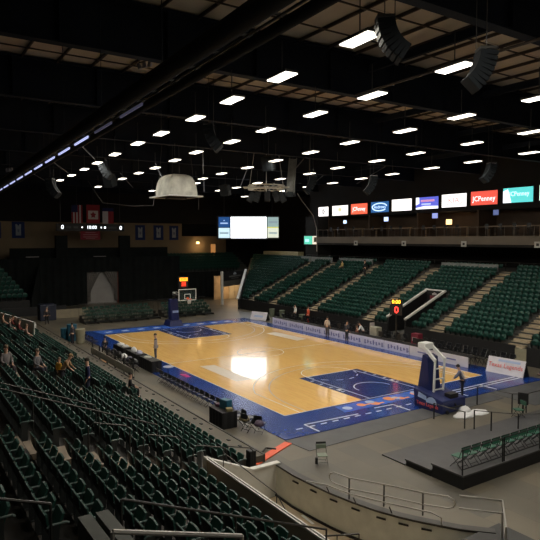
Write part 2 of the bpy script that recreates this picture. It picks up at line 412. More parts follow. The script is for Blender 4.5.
# apron lines and prints
za = 0.035
def aline(pts, w=0.09, nm='apron_line', m=M_white, z=za):
    mb = MB()
    for p, q in zip(pts, pts[1:]): mb.bar((p[0],p[1],z), (q[0],q[1],z), w, 0.005)
    return mb.build(nm, m, court)
aline([(17.1,-7.67),(15.95,-7.67),(16.1,-4.4)]); aline([(15.8,-3.0),(15.88,-1.75),(17.1,-1.75)])
aline([(15.8,2.6),(15.75,9.2)]); aline([(16.1,2.6),(16.1,9.2)]); aline([(15.7,5.6),(17.0,5.6)]); aline([(15.7,3.0),(17.0,3.0)])
mb = MB()
for k in range(12):
    y = -8.4 + k*0.72
    mb.b2(16.27, 16.36, y, y+0.36, 0.03, 0.038)
mb.build('apron_dashes', M_white, court)
mb = MB().prism([(14.5,-4.6),(15.55,-4.8),(15.5,2.5),(14.5,2.5)], 0.03, 0.035); mb.build('baseline_print', M_skyblue, court)
mb = MB()
for k, (y, x) in enumerate([(-3.2,15.0),(-2.4,15.2),(-1.1,14.95),(-0.5,15.25),(0.9,15.0),(1.7,15.1)]):
    mb.arcband((x,y), 0.0, 0.25+0.05*(k%3), 0, 2*PI, 0.037, 12)
    mb.box((x+0.1,y+0.3,0.037), (0.16,0.5,0.002))
mb.build('baseline_print_marks', M_orange, court)
mb = MB()
for k in range(4): mb.arcband((15.05-0.2*(k%2), -4.2+k*1.75), 0.0, 0.27, 0, 2*PI, 0.0375, 12)
mb.build('baseline_print_spots', M_paleblue, court)
MB().prism([(-17.2,-8.0),(-15.0,-7.6),(-15.0,6.8),(-16.9,6.5)], 0.03, 0.035).build('baseline_print', M_skyblue, court)
mb = MB()
for k in range(9): mb.box((-16.0, -6.8+k*1.6, 0.036), (0.5, 0.7, 0.002), rz=0.3)
mb.build('baseline_print_marks', M_paleblue, court)
MB().prism([(3.3,-8.35),(4.3,-8.35),(4.4,-8.0),(3.5,-8.0)], 0.03, 0.036).build('apron_mark', M_magenta, court)
# rubber edge strip past the baseline
tag(MB().prism([(17.25,-9.65),(18.75,-9.5),(18.3,4.4),(17.2,4.4)], 0, 0.02).build('rubber_mat', M_mat), 'dark grey rubber mat strip along the blue end apron near the camera', 'floor mat')
tag(MB().prism([(17.2,4.7),(20.1,4.5),(20.4,10.2),(17.25,10.2)], 0, 0.012).build('rubber_mat', M_mat), 'dark grey floor mat behind the apron beside the tilted ad board', 'floor mat')
tag(MB().bar((18.7,-12.2,0.02), (17.5,-9.7,0.02), 0.36, 0.04).build('orange_mat', M_orangestrip), 'bright orange strip across the floor between wall end post and court corner', 'floor strip')
tag(MB().tube([(18.1,-12.0,0.07),(17.9,-11.3,0.07),(17.6,-10.9,0.07),(17.9,-10.6,0.05)], 0.04, 6).build('black_cable', M_black), 'short black cable lying across the orange strip', 'cable')

# ------------------------------------------------------------------ hoops
def hoop(label, xb, s, folded):
    # s: +1 hoop on the right end (base beyond +x), local built directly in world
    t = thing('basketball_hoop', label, 'basketball hoop', (xb, 0, 0), 0 if s > 0 else PI)
    def pad_text(par, sc_=1.0):
        pass
    if folded:
        # base with pad, mast folded low, as rolled back from the court; local +x away from court
        b = MB().add([(-0.65,-0.95,0.0),(1.2,-0.95,0.0),(1.2,0.85,0.0),(-0.65,0.85,0.0),(-0.75,-0.95,1.0),(1.2,-0.95,0.66),(1.2,0.85,0.66),(-0.75,0.85,1.0)],
            [(0,3,2,1),(4,5,6,7),(0,1,5,4),(1,2,6,5),(2,3,7,6),(3,0,4,7)])
        base = b.build('base_pad', M_padblue, t, bevel=0.05)
        mb = MB()   # pale dome emblem on the near side pad
        vs = [(0.5+0.34*math.cos(a), -0.975, 0.42+0.32*math.sin(a)) for a in [PI*k/10 for k in range(11)]]
        mb.ext(vs, (0, 0.02, 0)); mb.ext([(-0.4,-0.975,0.6),(0.2,-0.975,0.5),(0.15,-0.975,0.72),(-0.35,-0.975,0.85)], (0,0.02,0)); mb.build('pad_emblem', M_paleblue, base)
        text('Texas Legends', 0.27, M_palered, base, (0.25,-0.985,0.30), (PI/2,0,0), 0.006, sx=0.9)
        # padded mast leaning
        m1 = MB().ext([(-0.95,-0.42,0.8),(-0.05,-0.42,0.75),(-0.28,-0.42,2.6),(-0.62,-0.42,2.72)], (0,0.84,0)).build('mast_pad', M_padblue, t, bevel=0.04)
        mb = MB()
        for yy in (-0.36, 0.36):
            mb.bar((0.12,yy,0.6), (0.2,yy,2.55), 0.09, 0.09)
        for z in (0.95,1.5,2.05): mb.bar((0.14,-0.36,z), (0.16,0.36,z), 0.06, 0.06)
        mb.bar((0.2,-0.36,2.5), (-0.6,-0.3,3.1), 0.12, 0.16); mb.bar((0.2,0.36,2.5), (-0.6,0.3,3.1), 0.12, 0.16)
        mb.bar((-0.6,-0.34,3.1), (-0.6,0.34,3.1), 0.16, 0.2); mb.build('arm_frame', M_hoopw, t)
        MB().b2(-1.05,-0.5,-0.32,0.32,2.95,3.3).build('arm_head', M_hoopw, t, bevel=0.05)
        mb = MB(); mb.box((0.9,0.1,0.80), (0.4,0.6,0.22)); mb.bar((1.3,-0.5,0.3),(1.3,0.5,0.3),0.06); mb.bar((0.7,0.0,0.85),(1.3,0.0,0.35),0.06); mb.build('tow_frame', M_black, t)
        for yy in (-0.6, 0.6):
            w = MB(); w.tube([(1.3,yy-0.05,0.09),(0.9,yy+0.05,0.09)], 0.09, 10); w.build('wheel', M_black, t)
    else:
        base = MB().add([(-0.1,-0.75,0),(1.5,-0.75,0),(1.5,0.75,0),(-0.1,0.75,0),(0.1,-0.6,0.62),(1.45,-0.6,0.62),(1.45,0.6,0.62),(0.1,0.6,0.62)],
            [(0,3,2,1),(4,5,6,7),(0,1,5,4),(1,2,6,5),(2,3,7,6),(3,0,4,7)]).build('base_pad', M_padblue, t, bevel=0.04)
        mast = MB().ext([(0.25,-0.45,0.62),(1.05,-0.45,0.62),(0.8,-0.3,2.75),(0.3,-0.3,2.75)], (0,0.85,0)).build('mast_pad', M_padblue, t, bevel=0.04)
        MB().box((0.14,0,0.36), (0.04,0.8,0.16)).build('pad_emblem', M_paleblue, base)
        MB().box((0.2,0,1.5), (0.1,0.6,0.22)).build('pad_emblem', M_paleblue, mast)
        mb = MB()
        mb.bar((0.6,0,2.7), (0.35,0,3.35), 0.2, 0.25); mb.bar((0.35,-0.22,3.3), (-2.5,-0.25,3.15), 0.10, 0.14); mb.bar((0.35,0.22,3.3), (-2.5,0.25,3.15), 0.10, 0.14)
        mb.bar((0.35,0,3.45), (-1.0,0,3.35), 0.1, 0.12); mb.bar((0.3,-0.25,3.3),(0.3,0.25,3.3),0.14)
        mb.build('arm_frame', M_dsteel, t)
        MB().box((0.25,0,3.32), (0.45,0.4,0.35)).build('arm_head', M_hoopw, t, bevel=0.04)
        bx = -2.62
        bb = MB().b2(bx-0.015,bx+0.015,-0.86,0.86,2.95,3.92).build('backboard', M_glassboard, t)
        mb = MB()
        for y in (-0.89,0.89): mb.b2(bx-0.03,bx+0.03,y-0.035,y+0.035,2.88,3.99)
        for z in (2.91,3.96): mb.b2(bx-0.03,bx+0.03,-0.9,0.9,z-0.035,z+0.035)
        for y in (-0.3,0.3): mb.b2(bx-0.035,bx-0.02,y-0.03,y+0.03,3.05,3.5)
        mb.b2(bx-0.035,bx-0.02,-0.3,0.3,3.46,3.53); mb.b2(bx-0.035,bx-0.02,-0.3,0.3,3.02,3.08)
        mb.build('backboard_frame', M_hoopw, bb)
        mb = MB(); cx = bx-0.38
        mb.tube([(cx+0.23*math.cos(2*PI*k/20), 0.23*math.sin(2*PI*k/20), 3.05) for k in range(21)], 0.02, 5); mb.bar((bx,0,3.03),(cx+0.22,0,3.03),0.12,0.05); mb.box((bx-0.05,0,3.1),(0.06,0.2,0.2))
        mb.build('rim', M_rimr, t)
        mb = MB()
        for k in range(12):
            for d in (1,-1):
                a0 = 2*PI*k/12; pts = []
                for q in range(5):
                    r = 0.225-0.10*q/4; a = a0+d*q*PI/12; pts.append((cx+r*math.cos(a), r*math.sin(a), 3.04-0.44*q/4))
                mb.tube(pts, 0.012, 3)
        mb.build('net', M_net, t)
    return t
hoop('blue padded basketball hoop folded down at the near right baseline, white arm on top', 17.3, 1, True)
hoop('raised basketball hoop with clear backboard and navy pads at the far baseline', -15.75, -1, False)

# shot clock / scoreboards
def clock_unit(t, loc, wdir, w=0.75, h=0.95, digits='0', top='12:00'):
    pass
sc1 = thing('shot_clock', 'shot clock above the far hoop showing amber over red digits', 'shot clock', (-15.0, 0.42, 0))
MB().b2(-0.12, 0.12, -0.5, 0.5, 3.95, 5.05).build('case', M_black, sc1)
MB().box((0.14, 0, 4.8), (0.03, 0.86, 0.34)).build('time_display', glow('amber', (1.0, 0.35, 0.02), 1.6), sc1)
text('12:00', 0.26, M_maroon, sc1, (0.16, 0, 4.8), (PI/2, 0, PI/2), 0.003, name='time_digits')
MB().box((0.14, 0, 4.33), (0.03, 0.5, 0.5)).build('count_display', glow('redpanel', (0.5, 0.03, 0.01), 0.6), sc1)
text('24', 0.42, glow('reddigit', (1.0, 0.05, 0.02), 2.0), sc1, (0.16, 0, 4.33), (PI/2, 0, PI/2), 0.003, name='count_digits')
MB().tube([(0,0,3.3),(0,0,3.95)], 0.03, 6).build('post', M_dsteel, sc1)
MB().bar((0,0,3.35),(-0.35,0,3.35),0.05).build('bracket', M_dsteel, sc1)
sc2 = thing('shot_clock', 'shot clock on a dark post behind the far sideline, amber time and red zero', 'shot clock', (4.7, 9.9, 0), 0.45)
MB().b2(-0.5, 0.5, -0.1, 0.1, 2.72, 3.55).build('case', M_black, sc2)
MB().b2(-0.4, 0.5, -0.1, 0.1, 3.55, 3.98).build('upper_case', M_black, sc2)
text('0:00', 0.42, glow('amberdigit', (1.0, 0.45, 0.03), 3.5), sc2, (0.03, -0.12, 3.78), (PI/2, 0, 0), 0.01, name='time_digits')
text('0', 0.78, glow('reddigit2', (1.0, 0.04, 0.03), 3.0), sc2, (0.05, -0.12, 3.12), (PI/2, 0, 0), 0.012, name='count_digits')
MB().tube([(0,0,0.04),(0,0,2.72)], 0.05, 8).build('post', M_dsteel, sc2)
MB().tube([(0,0,0),(0,0,0.05)], 0.35, 12).build('base_plate', M_dsteel, sc2)

# ------------------------------------------------------------------ near stand tiers
def ntread(k): return 0.30 + 0.33*k
NY = lambda k: -12.95 - 0.82*k
mb = MB()
for k in range(15):
    x1 = 21.3 if k < 3 else 34.0
    ya, yb = NY(k), NY(k+1)
    if k == 3: mb.b2(-30, 34, -15.69, yb, 0, ntread(k))
    elif k > 9: mb.b2(-30, 28.9, ya, yb, 0, ntread(k)); 
    else: mb.b2(-30, x1, ya, yb, 0, ntread(k))
mb.b2(-30, 45, -31.4, NY(15), 0, 5.0)
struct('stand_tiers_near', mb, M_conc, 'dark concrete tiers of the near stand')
AISN = [(20.25, 21.3, 0, 3), (21.25, 22.35, 3, 15), (9.5, 10.6, 0, 15), (-2.0, -0.9, 0, 15), (-14, -12.9, 0, 15), (28.2, 29.0, 3, 9)]
for i, (a, b, k0, k1) in enumerate(AISN):
    mb = MB()
    for k in range(k0, k1):
        mb.b2(a, b, NY(k)-0.02, NY(k+1), ntread(k), ntread(k)+0.012)
        mb.b2(a, b, NY(k)+0.0, NY(k)+0.36, max(0, ntread(k)-0.33), ntread(k)-0.165) if k > k0 else None
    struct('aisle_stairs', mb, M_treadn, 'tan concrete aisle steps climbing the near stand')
# aisle hand rails of the near stand
def handrail(label, pts, r=0.022, post=0.9, m=None, every=1.7, grp=None):
    m = m or M_dsteel
    t = thing('handrail', label, 'handrail', group=grp)
    MB().tube(pts, r, 6).build('rail', m, t)
    for a_, (p, q) in enumerate(zip(pts, pts[1:])):
        p = Vector(p); q = Vector(q); L = (q-p).length; k = max(1, int(L/every))
        for i in range(0 if a_ == 0 else 1, k+1):
            c = p.lerp(q, (i+0.0)/k); MB().tube([c, (c.x, c.y, c.z-post)], r*0.95, 5).build('post', m, t)
    return t
def rz(y): return 0.30 + 0.4024*(-12.95-y) 
handrail('long thin handrail sloping down left of the lit aisle steps in the near stand', [(20.7, y, rz(y)+1.08) for y in (-22.5, -17.0)], post=1.0)
handrail('second thin handrail beside the lit aisle steps, just above the first one', [(19.6, y, rz(y)+1.05) for y in (-21.8, -18.6)], post=1.0)
handrail('thin handrail crossing the rows at the bottom of the near stand', [(28.15, y, rz(y)+1.0) for y in (-20.7, -16.2)], post=0.95)
handrail('dark handrail in the bottom left corner of the near stand', [(29.3, y, 5.15-0.36*(y+22.1)) for y in (-23.6, -22.1)], post=1.0)
handrail('thick grey handrail at the bottom edge beside the double stair wall', [(30.0, y, 4.85-0.32*(y+21.4)) for y in (-21.45, -19.4)], r=0.035, post=0.9, m=M_steel)
for i, yy in enumerate((-21.55, -21.27)):
    mb = MB().ext([(28.6,yy,2.5),(32,yy,2.5),(32,yy,4.6),(28.6,yy,4.52)], (0,0.2,0))
    struct('stair_wall', mb, mat('stair_wall_grey', (0.075,0.08,0.07), rough=0.7, var=0.15), 'grey stair side wall at the bottom left, %s slab' % ('outer','inner')[i])
# aisle loop rails on the right side of the seat blocks (round ends)
for i, k in enumerate((1, 3, 5, 7)):
    y0 = NY(k); z = ntread(k)
    t = thing('aisle_rail', 'dark curved aisle rail at the end of the seat rows, %s up from the floor' % ORD[i], 'handrail', group='curved aisle rails by the lit steps')
    xx = 20.2 if k < 3 else 21.2
    MB().tube([(xx, y0-0.6, z), (xx, y0-0.6, z+0.85), (xx, y0-0.45, z+0.98), (xx, y0+0.5, z+0.72), (xx, y0+0.62, z+0.6), (xx, y0+0.62, z-0.33)], 0.022, 6).build('rail', M_dsteel, t)

# dasher wall along the near floor edge
struct('walkway', MB().b2(-30, 18.7, -12.94, -11.72, 0, 0.30), M_dasher, 'raised tan walkway along the foot of the near stand')
struct('walkway_edge', MB().b2(-30, 18.7, -11.74, -11.66, 0, 0.33), M_dsteel, 'dark edge of the raised walkway')
mb = MB()
for k in range(44):
    x = 18.2-k*0.86
    if k % 4 == 3: continue
    mb.box((x, -11.98-0.05*(k%3), 0.315), (0.17, 0.10, 0.03))
struct('walkway_plates', mb, M_black, 'small black floor plates along the walkway edge')
tag(MB().b2(18.85,19.15,-12.65,-12.35,0,0.75).build('end_post', M_black, bevel=0.03), 'black padded post at the end of the tan walkway by the orange strip', 'post')

# vomitory beside the near stand
struct('vomitory_side_wall', MB().add([(21.3,-15.7,0),(21.3,-13.95,0),(21.5,-13.95,0),(21.5,-15.7,0),(21.3,-15.7,1.86),(21.3,-13.95,1.1),(21.5,-13.95,1.1),(21.5,-15.7,1.86)],
    [(0,3,2,1),(4,5,6,7),(0,1,5,4),(1,2,6,5),(2,3,7,6),(3,0,4,7)]), M_wallw, 'white side wall of the tunnel with sloping top')
struct('vomitory_side_wall', MB().b2(21.25, 21.45, -13.95, -12.9, 0, 1.12), M_wallw, 'white side wall of the tunnel, level end')
mb = MB().bar((21.4,-15.7,1.9),(21.4,-13.95,1.13),0.22,0.05); mb.bar((21.4,-13.98,1.14),(21.4,-12.85,1.14),0.22,0.05)
struct('vomitory_wall_cap', mb, M_cap, 'white cap on the tunnel side wall')
struct('parapet_wall', MB().b2(21.3, 34, -15.69, -15.58, 0, 1.84), M_wallt, 'tan parapet wall between tunnel and seats')
mb = MB(); mb.b2(21.3, 34, -15.61, -15.57, 1.84, 1.90); mb.b2(21.3, 34, -15.70, -15.66, 1.84, 1.90); struct('parapet_cap', mb, M_cap, 'white double cap of the parapet')
mb = MB().b2(21.3, 34, -15.66, -15.61, 1.84, 1.87); struct('parapet_groove', mb, M_black, 'dark groove between the white caps')
CW = [(21.3,-12.90),(22.5,-12.95),(23.35,-12.88),(24.2,-12.78),(25.0,-12.62),(25.8,-12.40),(26.4,-12.15),(26.95,-11.85),(27.8,-11.3),(28.45,-10.7)]
def curved(z0, z1, off0, off1, m, name, lab, pts=CW):
    mb = MB(); P = [Vector((x,y,0)) for x,y in pts]; a=[]; b=[]
    for i, p in enumerate(P):
        d = (P[min(i+1,len(P)-1)]-P[max(i-1,0)]).normalized(); n = Vector((-d.y,d.x,0))
        a.append(p+n*off0); b.append(p+n*off1)
    for i in range(len(P)-1):
        vs = [(a[i].x,a[i].y,z0),(a[i+1].x,a[i+1].y,z0),(b[i+1].x,b[i+1].y,z0),(b[i].x,b[i].y,z0),(a[i].x,a[i].y,z1),(a[i+1].x,a[i+1].y,z1),(b[i+1].x,b[i+1].y,z1),(b[i].x,b[i].y,z1)]
        mb.add(vs, [(0,3,2,1),(4,5,6,7),(0,1,5,4),(1,2,6,5),(2,3,7,6),(3,0,4,7)])
    return struct(name, mb, m, lab)
curved(0, 1.06, -0.08, 0.10, mat('curved_wall_grey', (0.76,0.78,0.72), rough=0.7, var=0.08), 'curved_wall', 'curved grey wall around the tunnel ramp')
curved(1.06, 1.12, -0.1, 0.16, M_dsteel, 'curved_wall_cap', 'dark steel cap on the curved wall')
curved(0.0, 0.08, -0.13, -0.081, M_black, 'curved_wall_base', 'dark base strip of the curved wall')
mb = MB()
for i in range(7):
    p = Vector((*CW[i+1],0)); d = (Vector((*CW[i+2],0))-p).normalized() if i+2 < len(CW) else Vector((1,0.5,0)).normalized()
    n = Vector((-d.y,d.x,0)); c = p - n*0.1
    mb.bar((c.x,c.y,0.92), (c.x+d.x*0.28,c.y+d.y*0.28,0.92), 0.03, 0.05)
struct('wall_slots', mb, M_black, 'short dark slots in the face of the curved wall')
struct('tunnel_floor', MB().prism([(21.5,-15.44),(34,-15.44),(34,-10.4),(28.45,-10.4),(27.0,-11.4),(24.6,-12.42),(22.7,-12.9),(21.5,-12.9)], 0.0, 0.012), mat('tunnel_floor_tan', (0.42,0.33,0.22), rough=0.5, var=0.15, scale=1.0), 'tan floor of the tunnel ramp')
tag(MB().bar((23.1,-13.1,0.017),(23.75,-13.15,0.017),0.09,0.008).build('white_tape', M_white), 'short white tape mark on the tan tunnel floor', 'tape')
# rails on the curved wall
g = thing('ramp_railing', 'steel pipe railing with rounded end on the curved wall', 'railing')
up = [(24.7,-13.1),(25.1,-12.85),(26.05,-12.2),(27.05,-11.6),(27.55,-11.25)]
up = [(24.3,-12.78),(24.85,-12.66),(25.75,-12.12),(26.75,-11.6),(27.3,-11.2)]
zt, zl = 1.75, 1.42
P1 = [(x,y,zt) for x,y in up]; P2 = [(x,y,zl) for x,y in up]
hoop_l = [(24.17,-12.82,zt-0.06),(24.13,-12.83,(zt+zl)/2),(24.17,-12.82,zl+0.06)]
hoop_r = [(27.42,-11.13,zt-0.06),(27.46,-11.1,(zt+zl)/2),(27.42,-11.13,zl+0.06)]
MB().tube(hoop_l[::-1]+P1+hoop_r+P2[::-1]+[hoop_l[2]], 0.024, 7).build('rail', M_steel, g)
for x, y in (up[1], up[2], up[3]): MB().tube([(x,y,1.1),(x,y,zt)], 0.024, 6).build('post', M_dsteel, g)
g = thing('ramp_handrail', 'low steel handrail following the inner face of the curved wall', 'railing')
lo = [(23.2,-13.0,1.14),(24.2,-13.0,1.38),(25.13,-12.82,1.4),(26.1,-12.36,1.4),(27.2,-11.75,1.4),(27.4,-11.6,1.3),(27.4,-11.6,1.1)]
MB().tube(lo, 0.022, 7).build('rail', M_steel, g)
for x, y in ((24.2,-12.87),(25.2,-12.68),(26.2,-12.23)): MB().tube([(x,y-0.12,1.32),(x,y,1.08)], 0.02, 6).build('post', M_dsteel, g)
g = thing('corner_railing', 'bright steel railing turning the corner at the right end of the curved wall', 'railing')
MB().tube([(27.5,-11.0,1.8),(28.35,-10.28,1.8),(29.3,-11.5,1.8),(29.4,-11.7,1.1)], 0.028, 7).build('rail', M_steel, g)
MB().tube([(27.5,-11.0,1.45),(28.35,-10.28,1.45),(29.3,-11.5,1.45)], 0.024, 7).build('rail', M_steel, g)
for x, y in ((28.35,-10.28),(28.75,-10.85),(29.3,-11.5)): MB().tube([(x,y,1.1),(x,y,1.8)], 0.024, 6).build('post', M_steel, g)
struct('ramp_landing', MB().b2(28.2, 31, -12.4, -10.2, 0, 1.1), mat('landing_dark', (0.03,0.03,0.03), var=0.1), 'dark landing at the right end of the curved wall')
g = thing('glass_gate', 'thin dark framed clear panel standing at the tunnel end of the parapet', 'gate')
mb = MB()
mb.bar((26.6,-15.3,1.5),(27.1,-14.3,1.5),0.03)
for p in ((26.6,-15.3),(26.85,-14.8),(27.1,-14.3)): mb.tube([(p[0],p[1],0.0),(p[0],p[1],1.5)], 0.016, 5)
mb.bar((26.6,-15.3,0.8),(27.1,-14.3,0.8),0.02); mb.build('frame', M_dsteel, g)
handrail('thin dark handrail running down along the tunnel side above the parapet', [(21.9,-15.3,2.15),(24.9,-15.3,1.95),(26.0,-15.3,1.2)], r=0.015, post=0.9, every=2.6)

# ------------------------------------------------------------------ seats
def seat_geo():
    """tip-up seat facing +y, origin on the tread under the middle of the seat"""
    back = MB()
    nx, nz = 6, 5; vs = []; fs = []
    for side_ in (0, 1):
        for j in range(nz+1):
            v = j/nz; z = 0.40 + 0.45*v
            for i in range(nx+1):
                u = -1 + 2*i/nx
                w = 0.235*(1 - 0.12*v**4)
                zz = z - (0.05*u*u if j == nz else 0)
                y = -0.05 - 0.10*v + 0.045*u*u - 0.03*math.sin(v*PI) - (0.035 if side_ else 0)
                vs.append((u*w, y, zz))
    n = (nx+1)*(nz+1)
    for j in range(nz):
        for i in range(nx):
            a = j*(nx+1)+i; fs.append((a, a+1, a+nx+2, a+nx+1)); fs.append((n+a, n+a+nx+1, n+a+nx+2, n+a+1))
    for i in range(nx):
        fs.append((i, n+i, n+i+1, i+1)); t = nz*(nx+1)+i; fs.append((t, t+1, n+t+1, n+t))
    for j in range(nz):
        a = j*(nx+1); fs.append((a, a+nx+1, n+a+nx+1, n+a)); b = a+nx; fs.append((b, n+b, n+b+nx+1, b+nx+1))
    back.add(vs, fs)
    pan = MB(); vs = []; fs = []
    for side_ in (0, 1):
        for j in range(4):
            v = j/3
            for i in range(5):
                u = -1 + 2*i/4
                vs.append((u*0.22*(1-0.1*v*v), 0.04+0.13*v-0.02*u*u*0+(-0.04 if side_ else 0), 0.42+0.36*v-0.03*u*u*v))
    n = 20
    for j in range(3):
        for i in range(4):
            a = j*5+i; fs.append((a, a+5, a+6, a+1)); fs.append((n+a, n+a+1, n+a+6, n+a+5))
    for i in range(4): fs.append((i, i+1, n+i+1, n+i)); t = 15+i; fs.append((t, n+t, n+t+1, t+1))
    for j in range(3): a = j*5; fs.append((a, n+a, n+a+5, a+5)); b = a+4; fs.append((b, b+5, n+b+5, n+b))
    pan.add(vs, fs)
    arm = MB().tube([(0.27,-0.13,0.60),(0.27,-0.08,0.635),(0.27,0.18,0.635),(0.27,0.22,0.61)], 0.02, 6)
    leg = MB().bar((0.27,-0.02,0.0),(0.27,-0.02,0.62),0.03,0.16,up=(0,1,0)); leg.box((0.27,0.0,0.01),(0.10,0.26,0.02))
    return back, pan, arm, leg
bk, pn, ar, lg = seat_geo()
seat0 = thing('arena_seat', 'x', 'stadium seat', group='green folding seats of the near stand')
bk.build('backrest', M_seat, seat0, m2=M_shell, idx=[1 if i < 60 and i % 2 == 1 else 0 for i in range(len(bk.f))])
MB().tube([(-0.215,-0.150,0.80),(-0.12,-0.178,0.846),(0,-0.185,0.856),(0.12,-0.178,0.846),(0.215,-0.150,0.80)], 0.011, 4).build('edge_highlight', M_rim, seat0)  # pale tube paints the light caught along the top edge of the backrest
pn.build('seat_pan', M_seat, seat0); ar.build('armrest', M_rim, seat0); lg.build('stanchion', M_iron, seat0)
proto(seat0)
blocks = []   # (name phrase, x0, x1, k range, from which end counted)
allseats = []
SECT = [('between the lit aisle and the bottom handrail', 22.45, 28.1, range(4, 13), 1), ('left of the lit aisle', 10.75, 21.1, range(0, 13), -1),
        ('beyond the aisle with people', -0.8, 9.35, range(0, 13), -1), ('mid', -12.8, -2.1, range(0, 13), -1), ('far', -29.6, -14.1, range(0, 13), -1), ('r', 29.2, 33.0, range(3, 9), 1)]
for nm, xa, xb, ks, sgn in SECT:
    for k in ks:
        hi = xb
        if nm == 'left of the lit aisle' and k < 3: hi = 20.1
        if nm == 'far' and 3 <= k <= 3: continue
        n = int((hi-xa)/0.56); 
        for i in range(n):
            x = (xa+0.3+0.56*i) if sgn > 0 else (hi-0.3-0.56*i)
            y = NY(k)-0.62; z = ntread(k)
            allseats.append((nm, k, i, x, y, z))
PEOPLE_SEATS = [(10.61,-19.89),(9.61,-18.13),(8.8,-13.4)]
vis = []
for s_ in allseats:
    q = visible((s_[3], s_[4], s_[5]+0.7), 6)
    if q and s_[0] in ('between the lit aisle and the bottom handrail', 'left of the lit aisle'): vis.append((q[2], s_))
vis.sort(key=lambda t: t[0]); vis = [v for v in vis if not any(abs(v[1][3]-px_) < 0.34 and v[1][1] == pk_ for px_, pk_ in ((11.0,8),(11.6,4)))]; near = [s_ for _, s_ in vis[:300]]; nearset = set(near)
first = True
# row ordinal by block
kmin = {'between the lit aisle and the bottom handrail': 4, 'left of the lit aisle': 0}
for s_ in near:
    nm, k, i, x, y, z = s_
    rowp = ORD[k-kmin[nm]]
    if nm.startswith('between'): lb = 'dark green seat, %s from the lit aisle, %s row above the white parapet' % (ORD[i], rowp)
    else: lb = 'dark green seat, %s leftward from the lit aisle, %s row above the tan walkway' % (ORD[i], rowp)
    o = seat0 if first else dup(seat0, (0,0,0))
    first = False
    o.location = (x, y, z+0.012*0); o['label'] = lb
# everything else as one object
stuff = MB(); SIDX = []
def add_seat_lo(x, y, z, rzv, scale=1.0):
    c, s = math.cos(rzv), math.sin(rzv)
    def T(p): return (x + scale*(p[0]*c - p[1]*s), y + scale*(p[0]*s + p[1]*c), z + scale*p[2])
    # backrest (curved in two facets), folded pan, stanchion
    W = 0.235
    for q_, (vs, fs) in enumerate(LO):
        stuff.add([T(v) for v in vs], fs); SIDX.extend([1 if (q_ == 0 and i < 12 and i % 2 == 1) or q_ == 2 else 0 for i in range(len(fs))])
LO = []
_bk = MB()
vs = []
for zz, yy in ((0.40,-0.05),(0.72,-0.13),(0.86,-0.17)):
    for u in (-0.235,-0.1,0.1,0.235): vs.append((u*(1 if zz < 0.8 else 0.86), yy+(0.035 if abs(u) > 0.2 else 0), zz-(0.03 if abs(u) > 0.2 and zz > 0.8 else 0)))
m_ = len(vs); vs += [(a, b-0.04, c) for a, b, c in vs]
fs = []
for j in range(2):
    for i in range(3):
        a = j*4+i; fs.append((a, a+1, a+5, a+4)); fs.append((m_+a, m_+a+4, m_+a+5, m_+a+1))
for i in range(3): t = 8+i; fs.append((t, t+1, m_+t+1, m_+t)); fs.append((i, m_+i, m_+i+1, i+1))
for j in range(2): fs.append((j*4, j*4+4, m_+j*4+4, m_+j*4)); fs.append((j*4+3, m_+j*4+3, m_+j*4+7, j*4+7))
LO.append((vs, fs))
LO.append(([(-0.21,0.02,0.42),(0.21,0.02,0.42),(0.19,0.15,0.76),(-0.19,0.15,0.76),(-0.21,0.06,0.40),(0.21,0.06,0.40),(0.19,0.19,0.75),(-0.19,0.19,0.75)],
    [(0,1,2,3),(4,7,6,5),(0,4,5,1),(3,2,6,7),(0,3,7,4),(1,5,6,2)]))
LO.append(([(0.25,-0.1,0),(0.29,-0.1,0),(0.29,0.06,0),(0.25,0.06,0),(0.25,-0.1,0.62),(0.29,-0.1,0.62),(0.29,0.14,0.62),(0.25,0.14,0.62)],
    [(4,5,6,7),(0,1,5,4),(1,2,6,5),(2,3,7,6),(3,0,4,7)]))
PEOPLE = [(11.0,8),(9.0,6),(11.6,4),(7.9,0),(-12.4,3),(-11.6,4),(-9.6,3),(-8.6,4),(-6.8,3)]
for s_ in allseats:
    if s_ in nearset: continue
    if any(abs(s_[3]-px_) < 0.34 and s_[1] == pk_ for px_, pk_ in PEOPLE): continue
    if visible((s_[3], s_[4], s_[5]+0.6), 15): add_seat_lo(s_[3], s_[4], s_[5], 0)

# ------------------------------------------------------------------ far stand
FY = lambda k: 12.95 + 0.615*k
FZ = lambda k: 1.12 + 0.29*k
XR = 34
def fxmin(y): return -24.9 - (y-12.9)*1.34
mb = MB()
VX0, VX1 = 0.75, 2.85      # middle vomitory
for k in range(17):
    xm = fxmin(FY(k)+0.4)
    if k < 8:
        mb.b2(xm, VX0, FY(k), FY(k+1), 0, FZ(k)); mb.b2(VX1, XR, FY(k), FY(k+1), 0, FZ(k))
    else: mb.b2(xm, XR, FY(k), FY(k+1), 0 if k > 9 else FZ(k)-1.2, FZ(k))
mb.b2(fxmin(23.3), XR, FY(17), 31.4, 0, FZ(16))
struct('stand_tiers_far', mb, M_concf, 'dark tiers of the far stand')
struct('stand_front_wall', MB().b2(-24.9, VX0, 12.84, 12.94, 0, 1.3), M_black, 'black front wall at the foot of the far stand')
struct('stand_front_wall', MB().b2(VX1, 13.3, 12.84, 12.94, 0, 1.3), M_black, 'black front wall right of the tunnel')
struct('stand_front_wall', MB().b2(14.2, XR, 12.84, 12.94, 0, 1.3), M_black, 'black front wall at the right edge')
struct('door_1', MB().b2(13.3, 14.2, 12.86, 12.92, 0, 1.15), M_tanbin, 'tan panel door in the black front wall')
FA = [(12.5, 13.8), (5.2, 6.5), (-3.0, -1.7), (-11.4, -10.1), (-19.0, -17.7), (-23.6, -22.4), (20.5, 21.7)]
